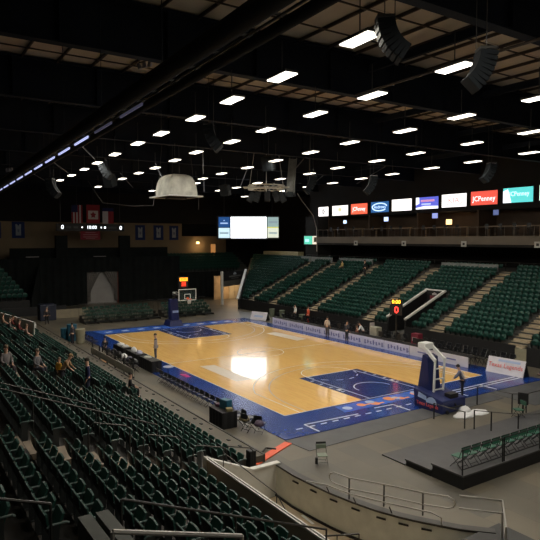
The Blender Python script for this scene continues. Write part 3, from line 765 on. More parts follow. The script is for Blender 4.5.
for a, b in FA:
    mb = MB()
    for k in range(17):
        mb.b2(a, b, FY(k)-0.02, FY(k+1), FZ(k), FZ(k)+0.03)
        mb.b2(a, b, FY(k)-0.3, FY(k), FZ(k)-0.145, FZ(k)-0.12) if k else None
        mb.b2(a, b, FY(k)-0.3, FY(k), FZ(k)-0.29, FZ(k)-0.145) if k else None
    struct('aisle_stairs', mb, M_tread, 'pale concrete aisle steps climbing the far stand')
# end-aisle at diagonal left edge of far stand
for k in range(17):
    xm = fxmin(FY(k)+0.4); y = FY(k)+0.38
    x = xm + 0.5
    while x < 30:
        ok = all(not (a-0.24 < x < b+0.24) for a, b in FA)
        if k < 9 and VX0-0.4 < x < VX1+0.4: ok = False
        if ok and visible((x, y, FZ(k)+0.5), 12): add_seat_lo(x, y, FZ(k), PI, 0.84)
        x += 0.50
# far vomitory with white capped sloping walls and sign on its end wall
for x, lab in ((VX0, 'left'), (VX1, 'right')):
    mb = MB().ext([(x-0.09,12.9,0),(x-0.09,18.0,0),(x-0.09,18.0,FZ(8)+0.62),(x-0.09,12.9,1.85)], (0.18,0,0))
    struct('tunnel_wall', mb, M_black, 'black %s wall of the far stand tunnel' % lab)
    mb = MB().bar((x,12.85,1.92),(x,18.0,FZ(8)+0.68),0.24,0.14); struct('tunnel_wall_cap', mb, M_cap, 'white sloping cap on the %s tunnel wall' % lab)
struct('tunnel_end_wall', MB().b2(VX0, VX1, 17.75, 17.95, 2.2, FZ(8)+0.62), M_black, 'black end wall above the tunnel mouth')
struct('tunnel_end_cap', MB().b2(VX0-0.1, VX1+0.1, 17.75, 17.95, FZ(8)+0.62, FZ(8)+0.72), M_cap, 'white cap on the tunnel end wall')
sg = thing('tunnel_sign', 'dark red sign with white emblem above the far stand tunnel', 'sign', (1.85, 17.72, 3.35))
MB().box((0,0,-0.1), (1.1,0.03,0.7)).build('panel', mat('sign_wine', (0.13,0.02,0.03), var=0.2, scale=4), sg)
MB().ext([(-0.22,-0.03,0.32),(0.22,-0.03,0.32),(0.3,-0.03,0.42),(0.0,-0.03,0.56),(-0.3,-0.03,0.42)], (0,0.02,0)).build('emblem', M_flagw, sg)
mb = MB()
for z in (0.05,-0.12,-0.29): mb.box((0,-0.02,z),(0.8,0.01,0.07))
mb.build('lettering', M_flagr, sg)
struct('tunnel_inner_floor', MB().b2(VX0, VX1, 12.9, 18, 0, 0.6), M_concf, 'floor inside the far tunnel')
# white panels at the top row, and beige box
for i, (a, b, lab) in enumerate(((-25.6,-18.9,'left'),(-17.6,-11.6,'middle'),(-1.7,4.9,'right'))):
    n = 3
    t = thing('top_row_panel', 'pale grey covering panels along the top row of the far stand, %s run' % lab, 'panel', group='pale panels behind the top seats')
    for q in range(n):
        w = (b-a)/n
        MB().b2(a+q*w+0.05, a+(q+1)*w-0.05, 22.75, 22.85, FZ(16)+0.02, FZ(16)+0.66).build('panel', mat('panel_grey', (0.22,0.24,0.24), var=0.1), t)
tag(MB().b2(-36.3,-27.4,23.6,24.6,FZ(16)-0.02,6.95).build('scorer_booth', mat('booth_tan', (0.42,0.36,0.2), var=0.15), bevel=0.03), 'long beige booth wall at the top of the stand below the big screen', 'booth')
mb = MB()
for k in range(36):
    x = -26+k*1.4; mb.tube([(x,24.0,5.68),(x,24.0,6.6)], 0.03, 5)
mb.tube([(-26,24.0,6.6),(24,24.0,6.6)], 0.03, 5)
tag(mb.build('concourse_railing', M_dsteel), 'dark railing along the concourse behind the top row of the far stand', 'railing')

# balcony with suites
BZ0, BZ1 = 8.25, 9.05
struct('balcony_slab', MB().b2(-24.0, 34, 24.0, 31.4, BZ0, BZ1), M_balc, 'beige concrete balcony of the suites')
struct('balcony_end', MB().tube([(-24.0,24.35,8.35),(-24.0,24.35,9.0)], 0.5, 14), M_balc, 'rounded left end of the balcony')
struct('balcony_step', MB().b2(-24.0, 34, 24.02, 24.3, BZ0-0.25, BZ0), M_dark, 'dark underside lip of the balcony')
struct('suite_header', MB().b2(-28, 34, 26.1, 26.5, 11.75, 17.2), M_dark, 'dark header wall above the suites')
struct('suite_back_wall', MB().b2(-28, 34, 29.0, 29.2, BZ1, 11.75), M_brown, 'brown back wall inside the suites')
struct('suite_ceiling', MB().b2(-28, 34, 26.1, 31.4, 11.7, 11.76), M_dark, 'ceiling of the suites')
for i, x in enumerate((-23.9,-15.9,-7.98,0.07,7.94,15.9)):
    struct('suite_divider', MB().b2(x-0.1,x+0.1,26.1,29.0,BZ1,11.75), M_brown, 'brown wall between two suites')
    if -20 < x < 10:
        t = thing('number_plate', 'small white square section sign on the balcony edge, %s from the left' % ORD[i-1], 'sign', (x,23.97,8.28), group='section signs on the balcony')
        MB().box((0,0,0),(0.62,0.05,0.55)).build('panel', mat('plate_grey', (0.5,0.5,0.47), var=0.05), t)
        MB().box((0,-0.03,0),(0.26,0.01,0.24)).build('mark', M_dsteel, t)
rg = thing('balcony_railing', 'thin metal railing along the suite balcony', 'railing')
mb = MB(); mb.tube([(-23.8,24.1,9.95),(33,24.1,9.95)], 0.03, 6); mb.build('top_rail', M_balc, rg)
mb = MB()
for k in range(58): mb.tube([(-23.5+k,24.1,BZ1),(-23.5+k,24.1,9.95)], 0.022, 5)
mb.build('posts', M_balc, rg)[ 'kind'] = 'stuff'
mb = MB(); mb.tube([(-23.8,24.1,9.25),(33,24.1,9.25)], 0.02, 5); mb.build('lower_rail', M_dsteel, rg)
SN = ['leftmost','second','third','fourth','fifth','sixth']
ct0 = None
for i, x0 in enumerate((-23.6,-15.6,-7.7,0.35,8.2)):
    t = tag(MB().b2(x0+0.8, x0+6.6, 26.0, 26.5, BZ1+0.95, BZ1+1.03).b2(x0+0.9, x0+1.0, 26.1, 26.3, BZ1, BZ1+0.95).b2(x0+6.4, x0+6.5, 26.1, 26.3, BZ1, BZ1+0.95).build('bar_counter', M_counter),
        'light wood drink counter in the %s suite from the left' % (['first','second','third','fourth','fifth'][i]), 'counter', 'counters in the suites')
st0 = thing('bar_stool', 'x', 'bar stool', group='dark high stools in the suites')
MB().box((0,0,0.75),(0.42,0.42,0.07)).build('seat', M_chairb, st0)
MB().box((0,-0.2,1.02),(0.4,0.04,0.4)).build('backrest', M_chairb, st0)
mb = MB()
for a in (-0.17,0.17):
    for b in (-0.17,0.17): mb.bar((a,b,0),(a,b,0.74),0.03)
mb.build('leg_frame', M_dsteel, st0); proto(st0); first = True
for i, x0 in enumerate((-23.6,-15.6,-7.7,0.35)):
    for j in range(4):
        o = st0 if first else dup(st0, (0,0,0)); first = False
        o.location = (x0+1.5+j*1.5, 25.3, BZ1); o.rotation_euler = (0,0,0)
        o['label'] = 'dark high stool behind the balcony rail, %s stool in the %s suite from the left' % (ORD[j], ORD[i])
# TVs and warm light
for (x, z, w, h, c, s_, lab) in ((-20.65,11.0,0.6,0.42,(0.6,0.75,1.0),1.5,'small glowing screen in the leftmost suite'),(-13.1,11.15,0.7,0.5,(0.5,0.65,1.0),1.5,'small bluish screen in the second suite'),
      (-5.64,11.32,0.75,0.55,(0.35,0.42,0.9),0.7,'small dim blue screen in the third suite'),(2.0,11.4,0.6,0.5,(0.15,0.2,0.45),0.5,'small dark blue screen in the suite right of the warm light')):
    t = thing('wall_television', lab, 'television', (x, 25.0, z))
    MB().box((0,0.03,0),(w+0.08,0.06,h+0.08)).build('bezel', M_black, t)
    MB().box((0,-0.01,0),(w,0.02,h)).build('display', glow('tv%d' % int(-x*10+99), c, s_), t)
    MB().tube([(0,0.05,h/2),(0,0.05,11.7-z)], 0.02, 5).build('ceiling_bracket', M_black, t); 
    t.location.y = 26.3
t = thing('wall_lamp', 'warm glowing lamp in the suite under the teal sign', 'lamp', (-5.4+1.0, 28.6, 10.75))
t.location = (-5.55, 28.7, 10.65)
MB().box((0,0,0),(0.7,0.15,0.55)).build('shade', glow('warm', (1.0,0.6,0.25), 2.2), t, bevel=0.03); MB().box((0,0.15,0),(0.3,0.3,0.3)).build('mount', M_dsteel, t)
t.location = (-4.3, 27.0, 10.62)
def point(loc, e, col=(1,0.7,0.4), r=0.1):
    l = bpy.data.lights.new('lamp_bulb', 'POINT'); l.energy = e; l.color = col; l.shadow_soft_size = r
    o = bpy.data.objects.new('lamp_bulb', l); C.objects.link(o); o.location = loc; return o
point((-4.3, 26.6, 11.1), 12, (1,0.6,0.3))

# ------------------------------------------------------------------ backlit signs
def sign(x0, x1, z0, z1, col, s_, lab, deco):
    cx, cz = (x0+x1)/2, (z0+z1)/2; w, h = x1-x0, z1-z0
    t = thing('backlit_sign', lab, 'sign', (cx, 26.0, cz), group='backlit advertising signs above the suites')
    MB().box((0,0.08,0),(w+0.12,0.14,h+0.12)).build('case', M_black, t)
    MB().box((0,-0.01,0),(w,0.04,h)).build('face', glow('sign%d' % int(cx*10+500), col, s_), t)
    deco(t, w, h)
F = -0.045
R_ = (PI/2, 0, 0)
gm = lambda n, c, s_=0.8: glow('g_'+n, c, s_)
def d1(t,w,h):
    MB().ext([(-0.42,F,0),(0,F,0.42),(0.42,F,0),(0,F,-0.42)],(0,0.02,0)).build('emblem', gm('grey',(0.35,0.33,0.33),0.5), t)
    MB().ext([(-0.2,F-0.01,0),(0,F-0.01,0.14),(0.2,F-0.01,0),(0,F-0.01,-0.14)],(0,0.02,0)).build('inner_mark', gm('wht',(1,1,1),1.3), t)
def d2(t,w,h):
    mb = MB(); vs = [(0.38*math.cos(a),F,0.12+0.3*math.sin(a)) for a in [2*PI*k/14 for k in range(14)]]; mb.ext(vs,(0,0.02,0)); mb.build('emblem', gm('gold',(0.75,0.72,0.45),0.9), t)
    MB().box((0,F,-0.4),(1.3,0.02,0.1)).build('lettering', gm('gold2',(0.7,0.7,0.6),0.9), t)
def d3(t,w,h): text('JCPenney', 0.72, gm('wht',(1,1,1),1.3), t, (0,F,-0.02), R_, sx=0.85)
def d4(t,w,h):
    mb = MB(); pts = [(1.25*math.cos(a), F, 0.45*math.sin(a)) for a in [0.2+5.4*k/24 for k in range(25)]]; mb.tube(pts, 0.07, 5); mb.build('swoosh', gm('ice',(0.6,0.8,1.0),1.2), t)
    text('Andrews', 0.55, gm('ice',(0.6,0.8,1.0),1.2), t, (0.05,F-0.02,0), R_)
def d5(t,w,h):
    MB().box((0,F,0.2),(0.5,0.02,0.28)).build('emblem', gm('pale',(0.8,0.78,0.8),0.95), t)
    MB().box((0,F,-0.28),(2.2,0.02,0.16)).build('lettering', gm('pale',(0.8,0.78,0.8),0.95), t)
def d6(t,w,h):
    MB().ext([(-w/2,F,-h/2),(w/2,F,-h/2),(w/2,F,-h/2+0.28),(-0.3,F,-h/2+0.33),(-w/2,F,-h/2+0.15)],(0,0.02,0)).build('white_band', gm('wht2',(0.9,0.93,1),1.2), t)
    MB().ext([(-w/2,F,-0.2),(-w/2+0.5,F,0.0),(-w/2+0.45,F,h/2),(-w/2,F,h/2)],(0,0.02,0)).build('figure', gm('wht2',(0.9,0.93,1),1.2), t)
    MB().box((0.1,F,0.25),(1.9,0.02,0.22)).build('lettering', gm('pnk',(0.8,0.35,0.6),0.7), t)
    MB().box((-0.1,F,-0.12),(1.3,0.02,0.18)).build('lettering', gm('ltb',(0.5,0.6,1),0.9), t)
def d7(t,w,h):
    text('KIA', 0.85, gm('kred',(0.62,0.22,0.22),0.7), t, (0,F-0.01,0), R_, sx=1.1)
    mb = MB(); mb.tube([(1.2*math.cos(a), F, 0.5*math.sin(a)) for a in [2*PI*k/30 for k in range(31)]], 0.035, 5); mb.build('oval_ring', gm('kred',(0.62,0.22,0.22),0.7), t)
def d8(t,w,h): text('JCPenney', 0.72, gm('wht',(1,1,1),1.3), t, (0,F,-0.08), R_, sx=0.95)
def d9(t,w,h):
    text('JCPenney', 0.6, gm('ttxt',(0.75,0.95,0.95),1.2), t, (0.15,F,0.1), R_, sx=0.9)
    MB().ext([(-w/2,F,-h/2),(-w/2+0.9,F,-h/2),(-w/2+0.5,F,h/2-0.1),(-w/2,F,h/2-0.3)],(0,0.02,0)).build('white_swash', gm('wht2',(0.9,0.93,1),1.2), t)
def d10(t,w,h): MB().box((0,F,0),(0.9,0.02,0.3)).build('emblem', gm('grey',(0.35,0.33,0.33),0.5), t)
SG = [(-25.85,-23.75,11.87,13.12,(1,0.96,0.93),1.3,'white backlit sign with grey diamond emblem, leftmost above the suites',d1),
 (-22.85,-19.75,11.87,13.15,(1,0.97,0.9),1.3,'white backlit sign with small gold emblem, second from the left',d2),
 (-19.1,-16.1,11.92,13.22,(0.85,0.12,0.06),1.1,'orange red backlit sign with white lettering, left group above the suites',d3),
 (-15.4,-12.4,12.0,13.28,(0.02,0.09,0.25),1.1,'dark blue backlit sign with pale oval swoosh',d4),
 (-11.85,-8.8,12.05,13.38,(1,0.95,0.93),1.3,'white backlit sign with faint grey lettering, right of the dark blue one',d5),
 (-8.1,-4.95,12.1,13.4,(0.10,0.12,0.6),1.0,'purple and blue backlit sign with white lower band',d6),
 (-4.45,-1.3,12.15,13.5,(1,0.97,0.95),1.3,'white backlit sign with thin red letters in an oval',d7),
 (-0.72,2.35,12.2,13.57,(0.75,0.09,0.06),1.0,'red backlit sign with white lettering beside the teal sign',d8),
 (3.0,6.1,12.25,13.65,(0.10,0.62,0.60),1.0,'teal backlit sign with pale lettering near the right edge',d9),
 (6.75,9.6,12.3,13.7,(0.7,0.8,0.78),1.0,'pale backlit sign cut off by the right edge',d10)]
for a in SG: sign(*a)
# green/blue lit panel at the balcony end
t = thing('lit_panel', 'small green and white lit screen at the left end of the balcony', 'screen', (-25.2, 24.0, 8.6))
MB().box((0,0.1,0),(2.9,0.14,1.3)).build('case', M_black, t)
MB().box((-0.35,0.0,0),(1.8,0.06,1.1)).build('display', glow('lp1', (0.08,0.5,0.35), 1.0), t)
MB().box((-0.6,-0.04,-0.05),(0.8,0.02,0.35)).build('print', glow('lp2', (0.4,0.9,0.9), 1.2), t)
MB().box((1.0,0.0,0),(0.8,0.06,1.1)).build('side_display', glow('lp3', (0.9,0.75,0.6), 0.8), t)
MB().tube([(1.2,0.3,0.6),(1.2,0.3,1.3)],0.03,5).build('bracket', M_black, t)
struct('balcony_pier', MB().b2(-26.6,-23.9,24.3,26.5,5.6,11.8), M_dark, 'dark pier at the left end of the balcony')

# ------------------------------------------------------------------ big screen
SCc = Vector((-34.47, 19.77, 10.42))
t = thing('video_screen', 'large bright white video screen with side panels hanging in the far corner', 'video screen', SCc, -yaw*0+math.atan2(r0.y, r0.x))
MB().box((0,0.35,0),(9.1,0.5,3.4)).build('case', M_black, t)
MB().box((0.08,0.06,0),(5.15,0.1,3.05)).build('main_display', glow('scr', (0.93,0.96,1.0), 6.0), t)
MB().box((-3.47,0.06,0.78),(1.6,0.1,1.48)).build('panel_display', glow('scr1', (0.012,0.06,0.2), 1.0), t)
MB().box((-3.47,0.06,-0.78),(1.6,0.1,1.45)).build('panel_display', glow('scr2', (0.55,0.75,0.85), 1.0), t)
MB().box((3.63,0.06,0.78),(1.6,0.1,1.45)).build('panel_display', glow('scr3', (0.30,0.42,0.42), 0.8), t)
MB().box((3.63,0.06,-0.72),(1.6,0.1,1.5)).build('panel_display', glow('scr4', (0.75,0.80,0.65), 0.8), t)
mb = MB(); mb.box((-3.47,0.0,0.62),(1.1,0.02,0.2)); mb.ext([(-3.6,0.0,0.95),(-3.34,0.0,0.95),(-3.47,0.0,1.15)],(0,0.02,0)); mb.build('panel_lettering', glow('scrt',(0.35,0.5,0.8),0.9), t)
mb = MB(); mb.box((-3.47,0.0,-0.8),(1.3,0.02,0.22)); mb.box((3.63,0.0,0.8),(1.3,0.02,0.25)); mb.box((3.63,0.0,-0.8),(1.2,0.02,0.2)); mb.build('panel_lettering', glow('scrt2',(0.3,0.4,0.45),0.6), t)
MB().box((3.63,0.0,0.02),(1.6,0.02,0.16)).build('yellow_line', glow('scry',(0.6,0.6,0.15),0.8), t)
mb = MB()
for x in (-3.5,3.5): mb.tube([(x,0.4,1.7),(x,0.4,6.7)], 0.05, 6)
mb.build('hanger', M_dsteel, t)
sd = Vector((r0.x, r0.y, 0)); bd = Vector((fw.x, fw.y, 0)).normalized()
for i, (s_, w) in enumerate(((-5.0,2.4),)):
    pass
# dark pylon between corner and far stand
mb = MB().b2(-28.6,-26.9,26.6,28.4,5.6,17.2); struct('trim_1', mb, M_dark, 'dark pylon right of the big screen')

# ------------------------------------------------------------------ far end (curtain, concourse, corner)
def drape(name, x, ya, yb, z0, z1, m, lab, amp=0.07, wl=0.9, kind='structure'):
    mb = MB(); n = max(8, int((yb-ya)/0.12)); vs = []; fs = []
    for i in range(n+1):
        y = ya+(yb-ya)*i/n; xx = x+amp*math.sin(y*2*PI/wl)+amp*0.5*math.sin(y*2*PI/(wl*2.7)+1)
        vs += [(xx, y, z0), (xx, y, z1), (xx-0.03, y, z0), (xx-0.03, y, z1)]
    for i in range(n):
        a = 4*i; fs += [(a, a+4, a+5, a+1), (a+2, a+3, a+7, a+6), (a+1, a+5, a+7, a+3)]
    mb.add(vs, fs); o = mb.build(name, m, smooth=True); tag(o, lab, 'curtain'); return o
drape('black_curtain', -40, -13.5, -1.95, 0.02, 6.3, M_cloth, 'tall black curtain left of the grey draped doorway at the far end')
drape('black_curtain', -40, 2.3, 11.5, 0.02, 6.3, M_cloth, 'tall black curtain right of the grey draped doorway at the far end')
drape('black_curtain', -40, 11.5, 21.2, 0.02, 3.9, M_cloth, 'lower black curtain beside the white corner tunnel pillar')
drape('black_curtain', -40, -1.95, 2.3, 4.35, 6.3, M_cloth, 'short black curtain above the grey draped doorway')
struct('door_2', MB().b2(-40.9,-40.7,-1.9,2.25,0,4.35), mat('door_grey', (0.32,0.31,0.30), var=0.1, scale=0.8), 'grey loading door behind the drapes')
t = thing('door_drape', 'grey gathered drape hanging at both sides of the loading doorway', 'curtain')
gd = mat('drape_grey', (0.15,0.14,0.13), rough=0.95, var=0.15)
for s_, nm in ((-1,'left_drape'),(1,'right_drape')):
    mb = MB(); yc = 0.17; vs = []; fs = []; nz = 14; ny = 16
    for j in range(nz+1):
        z = 0.4+3.9*j/nz; q = 1-j/nz; inner = 0.15+1.5*min(1, q*1.5)**0.8
        for i in range(ny+1):
            y = yc+s_*(inner+(2.05-inner)*i/ny); vs.append((-40.25+0.05*math.sin(i*2.1), y, z))
    for j in range(nz):
        for i in range(ny): a = j*(ny+1)+i; fs.append((a,a+1,a+ny+2,a+ny+1))
    mb.add(vs, fs); o = mb.build(nm, gd, t); sm = o.modifiers.new('thick','SOLIDIFY'); sm.thickness = 0.04
mb = MB().b2(-40.4,-40.2,-2.05,-1.9,0,4.4); mb.b2(-40.4,-40.2,2.25,2.45,0,4.4); mb.b2(-40.4,-40.2,-2.05,2.45,4.35,4.5)
struct('trim_2', mb, mat('door_frame_red', (0.22,0.05,0.03), var=0.1), 'dark red frame of the loading door')
struct('wall_end', MB().b2(-47,-46,-20,12.0,0,11.15), M_beige, 'beige upper wall at the far end')
struct('wall_end_right', MB().b2(-47,-46,14.6,22.5,0,9.2), M_beige, 'lower beige wall right of the banners')
struct('wall_end_middle', MB().b2(-47,-46,12.0,14.6,0,11.15), M_beige, 'beige wall behind the rightmost banner')
struct('end_header', MB().b2(-46.2,-45.8,-31,31,11.15,17.2), M_dark, 'black wall above the beige wall')
struct('end_concourse', MB().b2(-46,-40.6,-20,10.4,5.3,5.6), M_dark, 'dark concourse floor behind the curtain')
struct('end_parapet', MB().b2(-42.1,-41.9,-11.1,10.4,5.6,7.6), M_cloth, 'dark cloth covered parapet below the beige wall')
mb = MB(); mb.b2(-41.85,-41.75,-9.2,-7.6,6.42,6.5); mb.b2(-41.85,-41.75,-0.5,1.2,6.35,6.42); struct('parapet_light_strips', mb, M_flagw, 'pale strips on the dark parapet')
for i, y in enumerate((-5.0, 3.5)):
    t = tag(MB().b2(-41.2,-40.5,y-0.75,y+0.75,5.6,9.25).build('speaker_tower', M_cloth, bevel=0.05), 'tall black tower standing %s of the draped doorway' % ('left','right')[i], 'tower')
# blue banners with white jersey
def banner(y0, y1, z0, z1, lab):
    cy, cz = (y0+y1)/2, (z0+z1)/2; w, h = y1-y0, z1-z0
    t = thing('jersey_banner', lab, 'banner', (-45.97, cy, cz), PI/2, group='blue banners on the beige end wall')
    MB().box((0,0,0),(w,0.04,h)).build('cloth', M_bannerb, t)
    mb = MB(); q = w/1.5
    mb.ext([(-0.32*q,-0.04,-0.75),(0.32*q,-0.04,-0.75),(0.30*q,-0.04,0.1),(0.34*q,-0.04,0.75),(0.16*q,-0.04,0.78),(0,-0.04,0.5),(-0.16*q,-0.04,0.78),(-0.34*q,-0.04,0.75),(-0.30*q,-0.04,0.1)],(0,0.02,0))
    mb.build('jersey_shape', M_bannerw, t)
    text('8', 0.55, M_bannerb, t, (0,-0.05,-0.1), (PI/2,0,0), 0.003)
banner(-12.9,-11.42,8.9,11.0,'blue banner with white jersey cut off at the left edge')
banner(-10.1,-8.5,8.9,11.1,'blue banner with white jersey left of the dark tower')
banner(7.0,8.55,8.6,10.85,'leftmost of the three blue banners right of the ribbon board')
banner(9.9,11.5,8.6,10.85,'middle one of the three blue banners right of the ribbon board')
banner(12.5,14.0,8.6,10.8,'rightmost of the three blue banners right of the ribbon board')
# ribbon board
t = thing('ribbon_board', 'long thin black ribbon scoreboard with white lit digits', 'scoreboard', (-39.2, -1.5, 10.3), PI/2)
MB().box((0,0.15,0),(8.9,0.3,0.95)).build('case', M_black, t)
wg = glow('digit', (0.9,0.95,1.0), 2.2)
text('10:00', 0.6, wg, t, (0.05,-0.02,0), (PI/2,0,0), 0.01, name='time_digits')
text('0', 0.75, wg, t, (-3.7,-0.02,0.0), (PI/2,0,0), 0.01, name='home_digit'); text('0', 0.75, wg, t, (3.95,-0.02,-0.05), (PI/2,0,0), 0.01, name='guest_digit')
mb = MB(); mb.box((-1.2,-0.02,0),(0.16,0.02,0.16)); mb.box((1.3,-0.02,0),(0.12,0.02,0.2)); mb.box((1.8,-0.02,0),(0.22,0.02,0.25)); mb.build('period_lights', wg, t)
mb = MB()
for x in (-2.9,-2.0,2.5,3.1): mb.box((x,-0.01,0),(0.6,0.02,0.28))
mb.build('dim_lettering', mat('dim_grey', (0.05,0.055,0.06), var=0.05), t)
mb = MB(); mb.tube([(-3.9,0.15,0.45),(-3.9,0.15,6.9)],0.03,5); mb.tube([(3.9,0.15,0.45),(3.9,0.15,6.9)],0.03,5); mb.build('hanging_cables', M_dsteel, t)
# flags
def flag(cy, z0, z1, w, lab, build):
    t = thing('hanging_flag', lab, 'flag', (-39.5, cy, (z0+z1)/2), PI/2, group=None)
    build(t, w, z1-z0); MB().tube([(0,0.02,(z1-z0)/2),(0,0.02,17.1-(z0+z1)/2)],0.02,5).build('cord', M_dsteel, t)
def f_us(t,w,h):
    MB().box((0,0.02,0),(w,0.03,h)).build('cloth', M_flagw, t)
    mb = MB()
    for k in range(4): mb.box((-w/2+w*(2*k+0.5)/7,-0.005,0),(w/7,0.02,h))
    mb.build('red_stripes', M_flagr, t)
    MB().box((-w*0.22,-0.02,h*0.3),(w*0.56,0.02,h*0.4)).build('blue_canton', M_flagb, t)
def f_ca(t,w,h):
    MB().box((0,0.02,0),(w,0.03,h)).build('cloth', M_flagr, t)
    MB().box((0,-0.005,-0.05*h),(w*0.75,0.02,h*0.46)).build('white_field', M_flagw, t)
    pts = []
    for k in range(10):
        a = PI/2+2*PI*k/10; r = w*0.24 if k%2 == 0 else w*0.14
        pts.append((r*math.cos(a),-0.03,-0.05*h+r*1.1*math.sin(a)))
    MB().ext(pts,(0,0.02,0)).build('leaf', M_flagr, t)
def f_tx(t,w,h):
    MB().box((w*0.25,0.02,-h*0.1),(w*0.5,0.03,h*0.8)).build('red_field', M_flagr, t)
    MB().box((-w*0.25,0.02,-h*0.1),(w*0.5,0.03,h*0.8)).build('cloth', M_flagw, t)
    MB().box((0,0.02,h*0.4),(w,0.03,h*0.22)).build('blue_field', M_flagb, t)
flag(-3.25,10.85,13.2,1.4,'striped flag hanging leftmost above the ribbon board',f_us)
flag(-1.15,10.85,13.3,1.75,'red and white flag with a leaf above the ribbon board',f_ca)
flag(0.85,10.85,12.9,1.5,'white and red flag hanging rightmost above the ribbon board',f_tx)
t = thing('champion_banner', 'maroon banner with faint lettering just under the ribbon board', 'banner', (-40.6+0.9,-1.5,9.3), PI/2)
MB().box((0,0,0),(2.6,0.03,1.25)).build('cloth', M_maroon, t)
mb = MB()
for z, w in ((0.35,1.3),(0.05,1.9),(-0.25,1.9),(-0.45,1.2)): mb.box((0,-0.03,z),(w,0.02,0.1))
mb.build('lettering', mat('faded_pink', (0.22,0.10,0.11), var=0.05), t)
mb = MB(); mb.tube([(-1.2,0.04,0.6),(-1.2,0.04,1.0)],0.02,4); mb.tube([(1.2,0.04,0.6),(1.2,0.04,1.0)],0.02,4); mb.build('ties', M_dsteel, t)
# warm lamp & bright door on beige wall
t = thing('sconce', 'small warm lamp on the low beige wall left of the big screen', 'lamp', (-45.85, 17.3, 8.15))
MB().box((0,0,0),(0.25,0.35,0.3)).build('shade', glow('warm2', (1.0,0.7,0.3), 4.0), t)
point((-45.3,17.3,7.7), 70, (1.0,0.62,0.28))
struct('door_3', MB().b2(-45.98,-45.9,19.7,20.5,5.6,7.9), glow('litdoor', (0.45,0.2,0.06), 0.7), 'lit doorway right of the warm lamp')
# end concourse upper seats right of the curtain: rows facing +x
EX = lambda k: -40.8-0.8*k
mb = MB()
for k in range(6): mb.b2(EX(k+1), EX(k), 10.6, 24.2, 0, 3.85+0.38*k) if k < 6 else None
for k in range(6):
    y = 11.9
    while y < 22.5+k*0.2:
        add_seat_lo(EX(k)-0.4, y, 3.85+0.38*k, -PI/2); y += 0.56
# the block starts right of the lower curtain
struct('stand_tiers_end', mb, M_concf, 'dark tiers of the end stand under the big screen')
# corner vomitory
PA = Vector((-29.9,12.95,0)); PB = Vector((-33.4,18.9,0)); dAB = (PB-PA).normalized()
MB_ = MB()
struct('corner_pillar', MB().bar((PA.x,PA.y,0),(PA.x-0.05,PA.y,4.45),0.28,0.28), M_wallw, 'white pillar at the left of the corner tunnel')
mb = MB().ext([(-24.9,12.45,0),(-24.9,12.45,1.25),(-33.3,18.7,4.35),(-33.3,18.7,0)], (0.12,0.16,0))
struct('corner_tunnel_wall', mb, M_black, 'black sloping wall right of the corner tunnel')
mb = MB().bar((-24.9,12.42,1.3),(-33.3,18.68,4.42),0.3,0.16); struct('corner_tunnel_cap', mb, M_cap, 'white sloping cap right of the corner tunnel')
bn = thing('tunnel_banner', 'black banner with small white emblem hanging over the corner tunnel', 'banner', (-31.65,15.9,3.75), math.atan2(PB.y-PA.y, PB.x-PA.x)+PI*0)
L = (PB-PA).length
bn.rotation_euler = (0,0,math.atan2(PB.y-PA.y, PB.x-PA.x)+PI); bn.location = ((PA.x+PB.x)/2,(PA.y+PB.y)/2,3.75)
# local +x runs from B to A after the half turn; flip so that text faces the court
bn.rotation_euler = (0,0,math.atan2(PB.y-PA.y, PB.x-PA.x))
MB().box((0,0.05,0),(L,0.08,1.3)).build('cloth', M_black, bn)
MB().box((0,-0.01,-0.08),(3.2,0.02,0.2)).box((0,-0.01,-0.36),(2.0,0.02,0.1)).build('lettering', mat('faint_grey',(0.12,0.12,0.12),var=0.1), bn)
MB().ext([(-0.35,-0.01,0.12),(0.35,-0.01,0.12),(0.45,-0.01,0.26),(0,-0.01,0.5),(-0.45,-0.01,0.26)],(0,0.02,0)).build('emblem', M_bannerw, bn)
MB().bar((-L/2,0.05,-0.68),(L/2,0.05,-0.68),0.06).build('hem_bar', M_dsteel, bn)
# behind corner tunnel: corridor with warm light and tan wall
struct('corridor_wall', MB().b2(-44,-36,22.0,22.2,0,3.8), mat('corridor_tan', (0.42,0.30,0.17), rough=0.8, var=0.2, scale=1.2), 'tan corridor wall behind the corner tunnel')
struct('corridor_lintel', MB().bar((PA.x-0.3,PA.y+0.3,2.75),(PB.x-0.3,PB.y+0.3,2.75),0.25,0.75), mat('lintel_grey', (0.10,0.095,0.085), var=0.1), 'grey lintel under the hanging banner')
struct('corridor_inner', MB().b2(-36.6,-36.4,15.2,22.0,0,3.4), MATS['corridor_tan'], 'tan inner corridor wall')
point((-34.6,17.6,2.3), 170, (1.0,0.68,0.38), 0.15)
t = thing('corridor_double_door', 'pale double door in the lit corner corridor', 'door', (-36.35,18.6,0), PI/2)
for s_ in (-0.5,0.5): 
    d = MB().box((s_,0,1.05),(0.92,0.05,2.1)).build('leaf', mat('door_cream',(0.5,0.42,0.28),var=0.05), t); MB().box((s_*0.3,-0.05,1.0),(0.04,0.05,0.3)).build('handle', M_steel, d)

